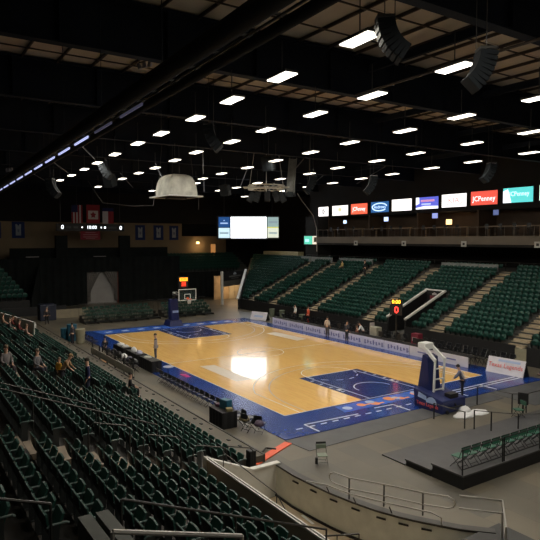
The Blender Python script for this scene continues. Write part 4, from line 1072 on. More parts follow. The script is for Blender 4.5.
# left end stand (corner) whose rows face the court
LX = lambda k: -32.5-0.85*k
mb = MB()
for k in range(10):
    yr = -10.6-0.27*k
    mb.b2(LX(k+1), LX(k), -30, yr, 0, 1.75+0.44*k)
    y = yr-0.4
    while y > -18:
        if visible((LX(k)-0.4, y, 2+0.44*k), 30): add_seat_lo(LX(k)-0.45, y, 1.75+0.44*k, -PI/2)
        y -= 0.56
struct('stand_tiers_left', mb, mat('tier_dark', (0.02,0.02,0.02), rough=0.9, var=0.2), 'dark tiers of the stand at the far left corner')
struct('corner_front_wall', MB().b2(-32.5,-32.3,-19,-6.6,0,1.0), M_black, 'black wall at the foot of the far left stand')
struct('corner_side_wall', MB().add([(-32.4,-10.45,0),(-41,-7.7,0),(-41,-7.7,6.0),(-32.4,-10.45,1.9),(-32.4,-10.35,0),(-41,-7.6,0),(-41,-7.6,6.0),(-32.4,-10.35,1.9)],
    [(0,1,2,3),(4,7,6,5),(0,4,5,1),(3,2,6,7),(0,3,7,4),(1,5,6,2)]), M_cloth, 'black cloth side wall of the far left stand')
tag(MB().b2(-28.6,-27.3,-10.6,-8.9,0,1.75).build('equipment_case', mat('navy_cover',(0.008,0.012,0.03),var=0.2), bevel=0.08), 'dark covered equipment case by the curtain at the far left', 'case')
struct('beige_low_wall', MB().b2(-28.8,-28.6,-8.7,-5.0,0,0.95), mat('low_tan',(0.22,0.19,0.13),var=0.1), 'low tan wall in front of the black curtain')
mb = MB(); mb.bar((-16.8,-16.2,2.35),(-8.3,-14.86,2.35),0.12,0.4); mb.bar((-16.8,-16.2,1.5),(-8.5,-14.88,1.5),0.06,1.3)
struct('corner_parapet_cap', mb, M_cap, 'white parapet strip crossing the far end of the near stand')

# ------------------------------------------------------------------ end bleachers behind the far hoop
def bleacher(label, x, y0, y1, rows, seats=True):
    t = thing('end_bleacher', label, 'bleacher', (x, (y0+y1)/2, 0), PI/2)
    w = y1-y0
    for k in range(rows):
        MB().box((0, 0.4+k*0.75, 0.18+0.13*k*2), (w, 0.7, 0.05)).build('deck', M_black, t)
    n = int(w/1.2)
    for i in range(n+1):
        mb = MB()
        for k in range(rows): mb.box((-w/2+0.05+i*(w-0.1)/n, 0.4+k*0.75, (0.18+0.26*k)/2), (0.05,0.78,0.18+0.26*k))
        mb.build('support_frame', M_dsteel, t)
    mb = MB(); mb.tube([(-w/2,rows*0.75+0.1,0.2),(-w/2,rows*0.75+0.1,1.9),(w/2,rows*0.75+0.1,1.9),(w/2,rows*0.75+0.1,0.2)],0.03,6)
    for i in range(1,n): mb.tube([(-w/2+i*w/n,rows*0.75+0.1,0.2),(-w/2+i*w/n,rows*0.75+0.1,1.9)],0.02,5)
    mb.build('rear_railing', M_dsteel, t)
    return t
bl1 = bleacher('bleacher with rows of green folding chairs behind the far baseline, left part', -22.0, -7.3, 1.0, 3)
bl2 = bleacher('low black bleacher with green chairs behind the far hoop, right part', -22.0, 1.6, 7.6, 3)

# folding chair prototypes
def folding_chair(seatm, framem, name='folding_chair', cat='chair', gap=True):
    t = thing(name, 'x', cat)
    MB().box((0,0.02,0.44),(0.42,0.40,0.035)).build('seat', seatm, t, bevel=0.01)
    M_ = Matrix.Rotation(-0.18,3,'X')
    MB().box((0,-0.27,0.74),(0.43,0.03,0.22),M=M_).build('backrest', seatm, t, bevel=0.01)
    for s_ in (-1,1):
        MB().tube([(s_*0.22,-0.30,0.86),(s_*0.22,-0.16,0.46),(s_*0.22,0.24,0.015)],0.013,5).build('leg', framem, t)
        MB().tube([(s_*0.20,0.16,0.43),(s_*0.20,-0.27,0.015)],0.012,5).build('leg', framem, t)
    mb = MB(); mb.bar((-0.22,-0.30,0.86),(0.22,-0.30,0.86),0.022); mb.bar((-0.2,-0.2,0.12),(0.2,-0.2,0.12),0.016); mb.bar((-0.22,0.17,0.12),(0.22,0.17,0.12),0.016); mb.build('crossbar', framem, t)
    return proto(t)
def simple_chair(seatm, framem, name='folding_chair'):
    mb = MB(); mb.box((0,0.02,0.44),(0.42,0.40,0.04)); mb.box((0,-0.24,0.74),(0.43,0.04,0.26),M=Matrix.Rotation(-0.18,3,'X'))
    for s_ in (-1,1): mb.bar((s_*0.2,-0.22,0.86),(s_*0.2,0.2,0.0),0.03); mb.bar((s_*0.19,0.15,0.43),(s_*0.19,-0.24,0.0),0.03)
    me = MB(); return mb.build(name, seatm)
gch = folding_chair(M_chairg, M_black)
first = True
# platform chairs
for i in range(14):
    y = -6.75+i*0.58
    o = gch if first else dup(gch, (0,0,0)); first = False
    o.location = (24.15, y, 0.52); o.rotation_euler = (0,0,PI/2)
    o['label'] = 'green folding chair on the black stage platform, %s from the near corner' % ORD[i]; o['group'] = 'green chairs on the stage platform'
pch = folding_chair(M_chairpale, M_dsteel)
pch.location = (20.1,-9.9,0); pch.scale = (0.9,0.9,0.84); pch.rotation_euler = (0,0,-2.05); pch['label'] = 'lone sage green padded folding chair on the open floor before the court corner'
MB().box((0,-0.31,0.9),(0.44,0.05,0.09)).build('top_pad', M_black, pch); MB().box((0.27,0.1,0.2),(0.1,0.14,0.28)).build('side_pouch', M_black, pch)
c3 = dup(gch, (20.9,1.8,0), PI*0.9, 'green folding chair standing alone near the rail behind the folded hoop'); 
if 'group' in c3: del c3['group']
# bleacher chairs as simple pieces
gs = simple_chair(mat('chair_dark_green', (0.014,0.05,0.036), rough=0.6, var=0.2), M_black); first = True
for (x, y0, y1, rows, nm) in ((-22.0,-7.3,1.0,3,'left'),(-22.0,1.6,7.6,3,'right')):
    for k in range(rows):
        n = int((y1-y0-0.4)/0.62)
        for i in range(n):
            o = gs if first else gs.copy()
            if not first: C.objects.link(o)
            first = False
            o.location = (x-0.42-k*0.75, y0+0.5+i*0.62, 0.205+0.26*k); o.rotation_euler = (0,0,-PI/2)
            tag(o, 'green chair on the %s end bleacher, %s row up, %s from the left' % (nm, ORD[k], ORD[i]), 'chair', 'green chairs on the end bleachers')
# black chairs along the near sideline
bch = folding_chair(M_chairb, M_dsteel); first = True
for i in range(14):
    o = bch if first else dup(bch, (0,0,0)); first = False
    o.location = (4.4+i*0.6, -10.0, 0); o.rotation_euler = (0,0,0.0)
    o['label'] = 'black folding chair by the near sideline, %s leftmost before the black table' % ORD[i]; o['group'] = 'black chairs along the near sideline'
for i in range(5):
    o = dup(bch, (13.6+i*0.52, -9.95-0.35*(i%2), 0), 0.25*(i-2), 'black folding chair bunched behind the black table, %s from the left' % ORD[i], 'black chairs behind the table')
for i in range(9):
    o = dup(bch, (-17.2+i*0.95, -9.95, 0), 0.0, 'black folding chair far along the near sideline, %s from the far corner' % ORD[i], 'black chairs by the far end of the near sideline')
# far side chairs rows behind press boards
bs = simple_chair(M_chairb, M_dsteel); first = True
for r_, y in enumerate((10.6, 11.7)):
    for i in range(36):
        x = -13.5+i*0.78
        if 3.8 < x < 5.6: continue
        o = bs if first else bs.copy()
        if not first: C.objects.link(o)
        first = False
        o.location = (x, y+0.03*((i*7)%5), 0); o.rotation_euler = (0,0,PI)
        tag(o, 'black chair behind the far sideline boards, %s row, %s from the left' % (('front','back')[r_], ORD[i]), 'chair', 'black chairs behind the far sideline boards')

# ------------------------------------------------------------------ far sideline boards, tables
t = thing('press_table', 'long sideline table skirted with lavender printed advertising boards', 'table', (0.2, 9.15, 0))
nb = 9
for i in range(nb):
    x0 = -11.6+i*2.68
    b_ = MB().box((x0+1.3-0.2, -0.28, 0.38),(2.62,0.05,0.72)).build('skirt_board', M_boardw if i < 7 else M_board2, t)
    mb = MB()
    if i < 7:
        for q in range(7):
            xx = x0+0.25+q*0.33; mb.box((xx,-0.315,0.34+0.04*(q%2)),(0.14,0.01,0.36-0.08*(q%3)))
            mb.box((xx+0.08,-0.315,0.25+0.12*(q%2)),(0.16,0.01,0.06))
    else: mb.box((x0+1.0,-0.315,0.4),(0.8,0.01,0.1))
    mb.build('print', M_boardtxt, b_)
MB().box((0.45,0.1,0.745),(24.1,0.75,0.03)).build('table_top', M_black, t)
for i in range(13): 
    for yy in (-0.15,0.42): MB().bar((-11.3+i*1.97,yy,0),(-11.3+i*1.97,yy,0.73),0.03).build('leg', M_dsteel, t)
# monitors & equipment on the table
for i, (x, w, lab) in enumerate(((7.6,1.1,'wide black monitor standing on the far table by the folded hoop'),(3.6,0.5,'small dark monitor on the far table left of the shot clock'),(-1.6,0.45,'small dark monitor on the far table by the standing men'),(5.6,0.45,'dark laptop on the far table right of the shot clock'))):
    t = thing('table_monitor', lab, 'monitor', (x, 9.3, 0.76))
    MB().box((0,0,0.33),(w,0.05,0.42)).build('display', M_black, t); MB().box((0,0.04,0.06),(0.06,0.05,0.12)).build('neck', M_black, t); MB().box((0,0.03,0.01),(0.25,0.2,0.02)).build('foot', M_black, t)
t = thing('copier_cart', 'pale equipment cabinet behind the far table left of the shot clock', 'cabinet', (2.3, 10.0, 0))
MB().box((0,0,0.75),(0.8,0.6,1.4)).build('body', mat('cabinet_grey',(0.30,0.29,0.24),var=0.15), t, bevel=0.03); MB().box((-0.45,0,0.9),(0.06,0.5,1.7)).build('side_post', M_flagw, t); MB().box((0.1,-0.31,0.5),(0.5,0.02,0.3)).build('red_label', M_palered, t)
t = thing('red_crate', 'red equipment box beside the shot clock post behind the far table', 'box', (5.9, 11.0, 0))
MB().box((0,0,0.65),(0.75,0.5,1.3)).build('body', mat('crate_wine',(0.2,0.02,0.04),var=0.2), t, bevel=0.02); MB().box((0,-0.26,0.85),(0.5,0.02,0.3)).build('front_label', M_flagw, t)
# corner ad board at far end and tilted ad board right
def wedge_board(label, loc, rzv, w, h, facem, seed):
    t = thing('advertising_board', label, 'advertising board', loc, rzv)
    MB().ext([(-w/2,0,0.0),(-w/2,0.75,0.0),(-w/2,0.38,h)],(0.03,0,0)).build('side_panel', M_black, t); MB().ext([(w/2-0.03,0,0.0),(w/2-0.03,0.75,0.0),(w/2-0.03,0.38,h)],(0.03,0,0)).build('side_panel', M_black, t)
    f = MB().add([(-w/2,0,0),(w/2,0,0),(w/2,0.38,h),(-w/2,0.38,h),(-w/2,0.05,0),(w/2,0.05,0),(w/2,0.41,h),(-w/2,0.41,h)],[(0,1,2,3),(4,7,6,5),(0,4,5,1),(3,2,6,7),(0,3,7,4),(1,5,6,2)]).build('front_panel', facem, t)
    return t, f
t, f = wedge_board('tilted white advertising board with red lettering beside the right baseline corner', (15.0, 9.15, 0.035), 0.10, 2.6, 1.0, M_board2, 1)
text('Texas Legends', 0.42, M_palered, f, (0,0.17,0.52), (1.205,0,0), 0.004, sx=0.95)
MB().box((0.2,0.30,0.82),(1.5,0.01,0.14),M=Matrix.Rotation(-0.37,3,'X')).build('print', M_paleblue, f)
t, f = wedge_board('small tilted white board at the far right corner of the court', (-15.2, 9.3, 0.0), 0.35, 2.2, 0.85, M_board2, 2)
mb = MB(); mb.box((0,0.15,0.4),(1.2,0.01,0.2),M=Matrix.Rotation(-0.42,3,'X')); mb.build('print', M_paleblue, f)
# bins at the far right corner
for i, (x, y) in enumerate(((-16.6,12.1),(-10.9,12.1),(-14.9,12.3))):
    tag(MB().tube([(x,y,0),(x,y,0.05),(x,y,0.85),(x,y,0.9)],[0.24,0.26,0.33,0.33],12).build('waste_bin', mat('bin_sage',(0.12,0.14,0.10),var=0.1)), 'pale green waste bin before the black wall, %s' % ('leftmost','rightmost','middle')[i], 'bin')

# ------------------------------------------------------------------ near sideline things
t = thing('scorer_table', 'black draped table among chairs by the near sideline', 'table', (13.75,-10.85,0), -0.02)
MB().box((0,0,0.76),(1.35,0.76,0.04)).build('table_top', M_black, t)
mb = MB(); n = 40
def skirt(w, d, z1):
    mb = MB(); pts = []
    per = [(-w/2,-d/2),(w/2,-d/2),(w/2,d/2),(-w/2,d/2),(-w/2,-d/2)]
    out = []
    for (ax,ay),(bx,by) in zip(per, per[1:]):
        L_ = math.hypot(bx-ax,by-ay); k = int(L_/0.08)
        for i in range(k):
            f_ = i/k; nx, ny = (by-ay)/L_, -(bx-ax)/L_; o_ = 0.015*math.sin(i*PI/2)
            out.append((ax+(bx-ax)*f_+nx*o_, ay+(by-ay)*f_+ny*o_))
    n_ = len(out); vs = [(x,y,0.01) for x,y in out]+[(x,y,z1) for x,y in out]
    return mb.add(vs, [(i,(i+1)%n_,n_+(i+1)%n_,n_+i) for i in range(n_)])
skirt(1.37,0.78,0.78).build('skirt', mat('black_skirt',(0.006,0.006,0.007),rough=0.9,var=0.2), t)
tag(MB().box((13.75,-10.7,1.0),(0.55,0.36,0.44),rz=0.2).build('storage_tub', M_tealbin, bevel=0.04), 'teal plastic tub standing on the black near-side table', 'tub')
tag(MB().box((14.25,-10.8,0.86),(0.3,0.3,0.16),rz=-0.3).build('equipment_bag', mat('bag_tan',(0.2,0.17,0.08),var=0.3,scale=8), bevel=0.03), 'small mottled tan bag on the right end of the black near-side table', 'bag')
tag(MB().box((13.3,-10.8,0.85),(0.3,0.3,0.14),rz=0.5).build('laptop_case', mat('case_plum',(0.08,0.03,0.05),var=0.1), bevel=0.02), 'dark plum case on the left end of the black near-side table', 'case')
# clutter: tables with laptops and linens
for i, (x, y, m_, c_) in enumerate(((14.9,-10.35,mat('coat_tan',(0.16,0.13,0.07),var=0.4,scale=8),'mottled tan'),(15.5,-10.1,M_chairb,'black'),(15.95,-10.2,mat('coat_plum',(0.06,0.04,0.07),var=0.3),'plum'))):
    COATS = globals().setdefault('COATS', []); COATS.append((x,y,m_,c_))
for i, (x, lab) in enumerate(((-4.7,'left'),(-1.9,'middle'),(0.8,'right'))):
    t = thing('media_table', 'black skirted media table by the near sideline, %s of three' % lab, 'table', (x,-9.35,0))
    MB().box((0,0,0.75),(2.3,0.7,0.04)).build('table_top', M_black, t); skirt(2.3,0.7,0.76).build('skirt', MATS['black_skirt'], t)
def lump(name, loc, sz, m, lab, cat, seed=1):
    rnd = random.Random(seed); mb = MB(); nu, nv = 12, 6; vs = []; fs = []
    for j in range(nv+1):
        ph = PI/2*j/nv
        for i in range(nu):
            a = 2*PI*i/nu; q = 1+0.28*(rnd.random()-0.5)
            vs.append((sz[0]*math.cos(ph)*math.cos(a)*q, sz[1]*math.cos(ph)*math.sin(a)*q, sz[2]*math.sin(ph)*(1+0.2*(rnd.random()-0.5)) if j else 0))
    for j in range(nv):
        for i in range(nu): fs.append((j*nu+i, j*nu+(i+1)%nu, (j+1)*nu+(i+1)%nu, (j+1)*nu+i))
    fs.append(tuple(range(nu-1,-1,-1)))
    o = mb.add(vs, fs).build(name, m, smooth=True); o.location = loc; return tag(o, lab, cat)
lump('folded_linen', (-5.15,-9.35,0.77), (0.4,0.28,0.16), M_whitecloth, 'white cloth pile on the left media table', 'cloth', 3)
lump('folded_linen', (-4.15,-9.30,0.77), (0.3,0.25,0.14), M_whitecloth, 'smaller white cloth pile at the right end of the left media table', 'cloth', 4)
lump('folded_linen', (-2.15,-9.40,0.77), (0.35,0.2,0.3), M_whitecloth, 'tall white cloth pile on the middle media table', 'cloth', 5)
lump('folded_linen', (-1.20,-9.35,0.77), (0.3,0.22,0.22), mat('linen_lilac',(0.45,0.45,0.62),var=0.1), 'lilac cloth pile on the right end of the middle media table', 'cloth', 6)
lump('folded_linen', (0.45,-9.40,0.77), (0.4,0.25,0.10), mat('linen_grey',(0.42,0.42,0.38),var=0.2), 'grey papers and cloth on the right media table', 'cloth', 7)
rc = random.Random(3)
for i in range(12):
    o = dup(bch, (-5.2+i*0.56, -10.3-0.25*(i%2), 0), rc.uniform(-0.5,0.5), 'black folding chair crowded before the media tables, %s from the left' % ORD[i], 'black chairs before the media tables')
for i, (x, m_, c_) in enumerate(((-2.4,M_chairb,'black'),(-0.2,M_whitecloth,'white'),(0.9,mat('coat_slate',(0.05,0.05,0.08),var=0.3),'slate'),(-1.3,M_chairb,'dusty black'),(1.9,M_chairb,'dull black'))):
    lump('draped_coat', (x-1.5,-10.3,0.46), (0.34,0.24,0.32), m_, '%s coat heaped on the chairs before the media tables' % c_, 'coat', 20+i)
for i, (x,y,m_,c_) in enumerate(COATS): lump('draped_coat', (x,y,0.46), (0.26,0.24,0.24), m_, '%s coat heaped on the chairs right of the black near-side table' % c_, 'coat', 40+i)
t = tag(MB().tube([(3.2,-9.2,0.72),(3.2,-9.2,0.76)],0.42,16).build('round_table_top', M_whitecloth), 'x','table'); bpy.data.objects.remove(t)
t = thing('round_stand_table', 'small round pale topped stand right of the media tables', 'table', (3.75,-9.3,0))
MB().tube([(0,0,0.72),(0,0,0.75)],0.34,16).build('top', mat('top_pale',(0.45,0.45,0.5),var=0.05), t); MB().tube([(0,0,0.02),(0,0,0.72)],0.035,8).build('post', M_black, t); MB().tube([(0,0,0),(0,0,0.03)],0.22,12).build('foot', M_black, t)
tag(MB().box((-3.4,-11.2,0.02),(1.1,0.5,0.04),rz=0.05).build('plywood_sheet', M_woodl), 'orange wooden board lying on the floor before the left media table', 'board')
# barrels / bins far left
tag(MB().tube([(-13.3,-10.9,0),(-13.3,-10.9,0.08),(-13.3,-10.9,1.35),(-13.3,-10.9,1.45)],[0.34,0.38,0.42,0.42],14).build('storage_barrel', M_tealbin), 'tall teal blue barrel on the floor at the far end of the near sideline', 'barrel')
tag(MB().tube([(-14.0,-11.3,0),(-14.0,-11.3,0.08),(-14.0,-11.3,1.0),(-14.0,-11.3,1.05)],[0.3,0.34,0.38,0.38],14).build('storage_barrel', M_tealbin), 'shorter teal blue barrel behind the tall one', 'barrel')
tag(MB().tube([(-11.7,-10.6,0),(-11.7,-10.6,0.08),(-11.7,-10.6,1.15),(-11.7,-10.6,1.22)],[0.30,0.33,0.42,0.42],14).build('waste_bin', M_tanbin), 'beige round waste bin right of the teal barrel', 'bin')
# grey fence with posts by the near stand front
t = thing('crowd_barrier', 'pale low fence with dark posts along the floor at the foot of the near stand', 'barrier', (-1.0,-11.5,0))
MB().box((0,0,0.55),(9.0,0.04,0.45)).build('panel', mat('fence_grey',(0.5,0.48,0.42),var=0.15), t)
for k in range(6): MB().box((-4.3+k*1.72,0.05,0.6),(0.12,0.08,1.2)).build('post', M_black, t)
# stage platform at right
t = thing('stage_platform', 'low black stage platform of two levels at the right', 'stage')
MB().b2(20.75,22.0,-7.3,12.6,0.0,0.05).build('ramp_mat', M_stage, t)
MB().b2(22.0,23.3,-7.3,12.6,0.20,0.26).build('lower_deck', M_stage, t); MB().b2(22.04,23.3,-7.26,12.5,0.0,0.20).build('lower_skirt', M_black, t)
MB().b2(23.3,24.75,-7.3,12.6,0.46,0.52).build('upper_deck', M_stage, t); MB().b2(23.34,24.72,-7.26,12.5,0,0.46).build('upper_skirt', M_black, t)
r_ = thing('stage_rail', 'black tube rail along the edge of the stage behind the green chairs', 'railing')
for k in range(5):
    ya = -7.25+k*2.4
    mb = MB(); mb.tube([(24.68,ya,0.52),(24.68,ya,1.42),(24.68,ya+2.3,1.42),(24.68,ya+2.3,0.52)],0.028,6); mb.tube([(24.68,ya,0.72),(24.68,ya+2.3,0.72)],0.022,5); mb.build('rail_panel', M_black, r_)
def fence_line(label, pts, h=0.9):
    g = thing('post_rail', label, 'railing'); 
    for x, y in pts: MB().tube([(x,y,0.0),(x,y,h)],0.032,6).build('post', M_black, g)
    mb = MB()
    mb.tube([(x,y,h-0.02) for x,y in pts],0.022,5); mb.build('rail', M_dsteel, g)
fence_line('dark post and rail line on the floor in front of the stage', [(18.7,-1.8),(20.44,-1.7)], 0.8)
g = thing('post_rail', 'dark post and rail fence standing on the stage deck', 'railing')
PT = [(20.85,-1.55),(21.43,-1.1),(22.3,-0.36),(23.0,0.8),(23.6,2.2)]
for x, y in PT: MB().tube([(x,y,0.05 if x < 22 else 0.26 if x < 23.3 else 0.52),(x,y,0.95)],0.032,6).build('post', M_black, g)
MB().tube([(x,y,0.93) for x,y in PT],0.022,5).build('rail', M_dsteel, g)
g = thing('post_rail', 'rear dark post and rail fence near the ad board, right edge', 'railing')
PT = [(18.34,2.0),(20.2,2.3),(20.6,2.9),(20.6,5.6)]
for x, y in PT: MB().tube([(x,y,0.0),(x,y,1.0)],0.032,6).build('post', M_black, g)
MB().tube([(x,y,0.98) for x,y in PT],0.022,5).build('rail', M_dsteel, g)
tag(MB().box((20.55,2.7,0.75),(0.5,0.06,0.6),rz=0.4).box((20.55,2.7,0.22),(0.08,0.08,0.44)).build('black_monitor', M_black, bevel=0.02), 'black square panel on a stand beside the lone green chair behind the hoop', 'panel')
# white cloth heap
lump('white_cloth_heap', (19.2,-0.2,0.0), (0.42,0.6,0.16), M_whitecloth, 'crumpled white cloth on the floor behind the folded hoop base', 'cloth', 11)
lump('white_cloth_heap', (19.25,0.95,0.0), (0.4,0.6,0.12), M_whitecloth, 'second crumpled white cloth farther behind the folded hoop base', 'cloth', 12)
lump('white_cloth_heap', (18.7,0.5,0.0), (0.3,0.35,0.28), M_whitecloth, 'standing white cloth bundle against the folded hoop base', 'cloth', 13)

# ------------------------------------------------------------------ hanging roof gear
def line_array(label, loc, front_dir, n=9, w=0.75, h=0.17, d=0.5, bend=0.085, m=M_speaker):
    """J-shaped line array; front_dir = compass angle (rad) of the front; curves backward towards the bottom"""
    t = thing('line_array', label, 'loudspeaker array', loc, front_dir)
    p = Vector((0,0,0)); a = -0.10
    fr = MB(); fr.box((0,0,0.06),(w*0.8,d*1.0,0.07)); fr.tube([(0,0,0.08),(0,0,17.0-loc[2])],0.012,4); fr.tube([(0,-0.25,0.08),(0.0,-0.25,17.0-loc[2])],0.012,4); fr.build('rigging_frame', M_dsteel, t)
    for k in range(n):
        M_ = Matrix.Rotation(a,3,'X')
        c = p + M_ @ Vector((0,0,-h/2))
        cab = MB(); cab.box(c,(w,d,h*0.94),M=M_); o = cab.build('cabinet', m, t, bevel=0.01)
        g_ = MB(); g_.box(c+M_@Vector((0,d/2+0.005,0)),(w*0.92,0.012,h*0.75),M=M_); g_.build('grille', M_speakerg, o)
        p = p + M_ @ Vector((0,0,-h)); a -= bend
    return t
# front is local +y ; image-left direction = -r0
angL = math.atan2(-(-r0.x), -r0.y) ; angL = math.atan2(r0.x, -r0.y)
def ang(v): return math.atan2(-v.x, v.y)   # rotation so that local +y points along v
line_array('curved black line array hanging at the top, left of its twin', (27.15,-13.65,14.15), ang(-r0), n=8, h=0.125, w=0.52, d=0.42, bend=0.13)
line_array('curved black line array hanging at the top right, tail bent to the left', (28.55,-11.62,13.38), ang(r0), n=8, h=0.115, w=0.52, d=0.42, bend=0.10)
AR = [((11.2,-10.2,14.55),1,'small curved array beside the lamp above the left catwalk end','s'),((-3.0,-11.2,14.3),1,'small curved array hanging far left below the catwalk','s'),
      ((-6.3,-14.0,13.1),1,'farthest left curved array by the light strip','s'),((6.5,5.6,13.3),-1,'curved array hanging above the dark blue sign','s'),
      ((12.3,11.2,14.0),-1,'curved array hanging above the teal sign','s'),((3.5,2.4,13.4),-1,'curved array hanging right of the lighting truss','s')]
for loc, s_, lab, _ in AR: line_array(lab, loc, ang(-r0 if s_ > 0 else r0), n=6, h=0.22, w=0.8, d=0.5, bend=0.14)
# truss ring with speakers
tr = thing('lighting_truss', 'round silver lighting truss with black speakers hanging before the big screen', 'lighting truss', (-2.87, 2.42, 12.9), math.atan2(r0.y, r0.x))
mb = MB()
for zz, rr in ((0.0,1.5),(0.32,1.5),(0.0,1.15),(0.32,1.15)):
    mb.tube([(rr*math.cos(2*PI*k/24), rr*math.sin(2*PI*k/24), zz) for k in range(25)],0.035,5)
for k in range(24):
    a, b = 2*PI*k/24, 2*PI*(k+1)/24
    mb.bar((1.5*math.cos(a),1.5*math.sin(a),0),(1.5*math.cos(b),1.5*math.sin(b),0.32),0.03); mb.bar((1.15*math.cos(a),1.15*math.sin(a),0.32),(1.5*math.cos(a),1.5*math.sin(a),0.32),0.03); mb.bar((1.15*math.cos(a),1.15*math.sin(a),0),(1.5*math.cos(a),1.5*math.sin(a),0),0.03)
for y in (-0.5,0.5): mb.tube([(-1.9,y,0.16),(1.9,y,0.16)],0.04,5)
mb.build('ring_frame', mat('truss_alu',(0.42,0.40,0.34),rough=0.4,metal=0.3,var=0.1), tr)
for i, (x, y, ry) in enumerate(((-1.25,0.2,0.5),(-0.75,-0.5,0.3),(0.1,-0.9,0.0),(0.8,-0.5,-0.3),(1.3,0.2,-0.5))):
    o = MB().box((x,y,-0.62),(0.5,0.45,0.9),M=Matrix.Rotation(ry,3,'Y')).build('speaker', M_speaker, tr, bevel=0.03)
    MB().box((x,y-0.235,-0.62),(0.42,0.02,0.8),M=Matrix.Rotation(ry,3,'Y')).build('grille', M_speakerg, o)
mb = MB()
for x, y in ((-1.4,0),(0,1.4),(0,-1.4),(1.4,0)): mb.tube([(x,y,0.3),(x*0.6,y*0.6,4.2)],0.02,4)
mb.build('suspension_cables', M_steel, tr)
mb = MB(); mb.tube([(-0.1,-1.2,0.2),(0,-1.2,-0.25),(0.1,-1.2,0.2)],0.06,5); mb.build('clamp', M_hoopw, tr)
# cable falling from truss to the pylon
tag(MB().tube([(-1.5,4.6,12.6),(-3.0,6.2,12.1),(-5.2,9.1,11.0),(-6.2,10.3,9.8),(-6.4,10.5,7.6)],0.035,5).build('hanging_cable', M_steel), 'thin silver cable falling right of the big screen from the truss', 'cable')
t = thing('vertical_truss', 'grey upright lattice truss panel hanging right of the round truss', 'truss', (-1.84,4.25,13.6), math.atan2(r0.y,r0.x))
mb = MB(); M_t = mat('truss_panel',(0.10,0.105,0.10),rough=0.5,var=0.3,scale=3)
for x in (-0.3,0.3):
    for y in (-0.15,0.15): mb.tube([(x-0.1,y,-0.9),(x+0.12,y,1.9)],0.035,5)
for k in range(8): mb.bar((-0.4+0.03*k,-0.15,-0.9+k*0.35),(0.25+0.03*k,-0.15,-0.6+k*0.35),0.03)
mb.build('lattice', M_t, t); MB().box((0,0.05,0.5),(0.5,0.1,2.7),M=Matrix.Rotation(0.08,3,'Y')).build('cover_panel', M_t, t); MB().tube([(0.1,0,1.9),(0.1,0,3.4)],0.02,4).build('cable', M_dsteel, t)
# wireframe hanging frames at left (V shaped cables)
tag(MB().tube([(-23,-6.5,14.8),(-23,-5.0,12.6),(-23.5,-1.5,12.35),(-24,1.0,12.55),(-24,1.5,15.2)],0.035,5).build('cable_swag', M_dsteel), 'sagging thin cable between hangers above the ribbon board', 'cable')
# speaker cluster box high left
for i, (x, y, z) in enumerate(((-9.5,-8.6,13.6),(4.2,-2.0,14.0),(-4.8,6.2,13.1),(-9.5,2.2,13.3))):
    t = thing('hanging_speaker', 'dark hanging speaker box under the roof, %s' % ('left above the flags','above the lighting truss','right of the upright truss','left of the lighting truss')[i], 'speaker', (x,y,z), 0.6)
    MB().box((0,0,0),(0.8,0.7,1.0),M=Matrix.Rotation(0.3,3,'X')).build('cabinet', M_speaker, t, bevel=0.04); MB().box((0,0.38,0.1),(0.7,0.03,0.85),M=Matrix.Rotation(0.3,3,'X')).build('grille', M_speakerg, t)
    MB().tube([(0,0,0.5),(0,0,17-z)],0.02,4).build('cable', M_dsteel, t)
# small fixtures on the dark girders at upper left (pairs of spotlights)
for i, (x, y, z) in enumerate(((13.9,-14.6,16.2),(6.5,-14.5,15.0),(-1.6,-15.4,14.4),(-8.7,-16.3,13.9))):
    t = thing('spotlight_cluster', 'small unlit cluster of three spotlights hanging at upper left, %s from the top' % ORD[i], 'spotlight', (x,y,z), 0.4, group='unlit spotlight clusters')
    for q in (-0.28,0,0.28): MB().tube([(q,0,-0.12),(q*1.2,-0.05,0.1)],[0.10,0.07],8).build('can', mat('can_grey',(0.22,0.22,0.24),var=0.1), t)
    MB().tube([(-0.35,0,0.15),(0.35,0,0.15)],0.025,5).build('yoke_bar', M_dsteel, t); MB().tube([(0,0,0.15),(0,0,17.0-z)],0.015,4).build('hanging_rod', M_dsteel, t)
# fabric covered dome
dm = thing('covered_scoreboard', 'grey fabric covered rounded box hanging above the court centre left', 'hanging box', (-5.3,-4.6,12.2), 0.0)
dm.rotation_euler = (0,0,math.radians(2))
mb = MB(); vs = []; fs = []; n_u, n_v = 28, 9; rnd = random.Random(5)
for j in range(n_v+1):
    v = j/n_v; ph = v*PI/2
    for i in range(n_u):
        a = 2*PI*i/n_u; c_, s_ = math.cos(a), math.sin(a); e = 0.35
        sx_ = math.copysign(abs(c_)**e, c_); sy_ = math.copysign(abs(s_)**e, s_)
        rr = (max(0,math.cos(ph))**0.38); w_ = 1+0.03*math.sin(7*a)+0.03*(rnd.random()-0.5)
        vs.append((1.6*sx_*rr*w_, 1.25*sy_*rr*w_, 1.72*(math.sin(ph)**1.05)))
for j in range(n_v):
    for i in range(n_u): fs.append((j*n_u+i, j*n_u+(i+1)%n_u, (j+1)*n_u+(i+1)%n_u, (j+1)*n_u+i))
mb.add(vs, fs).build('fabric_cover', M_dome, dm, smooth=True)
mb = MB()
for a, b in (((-1.8,-1.4),(1.8,-1.4)),((1.8,-1.4),(1.8,1.4)),((1.8,1.4),(-1.8,1.4)),((-1.8,1.4),(-1.8,-1.4))): mb.bar((*a,-0.04),(*b,-0.04),0.16,0.09)
mb.build('bottom_frame', M_hoopw, dm)
MB().box((0,0,-0.02),(3.5,2.7,0.04)).build('base_panel', M_black, dm)
mb = MB(); mb.box((0,0,-0.12),(1.0,1.4,0.14)); mb.tube([(0.8,1.6,-0.05),(0.8,1.6,-1.0)],0.03,5); mb.build('underside_fittings', M_dsteel, dm)
mb = MB()
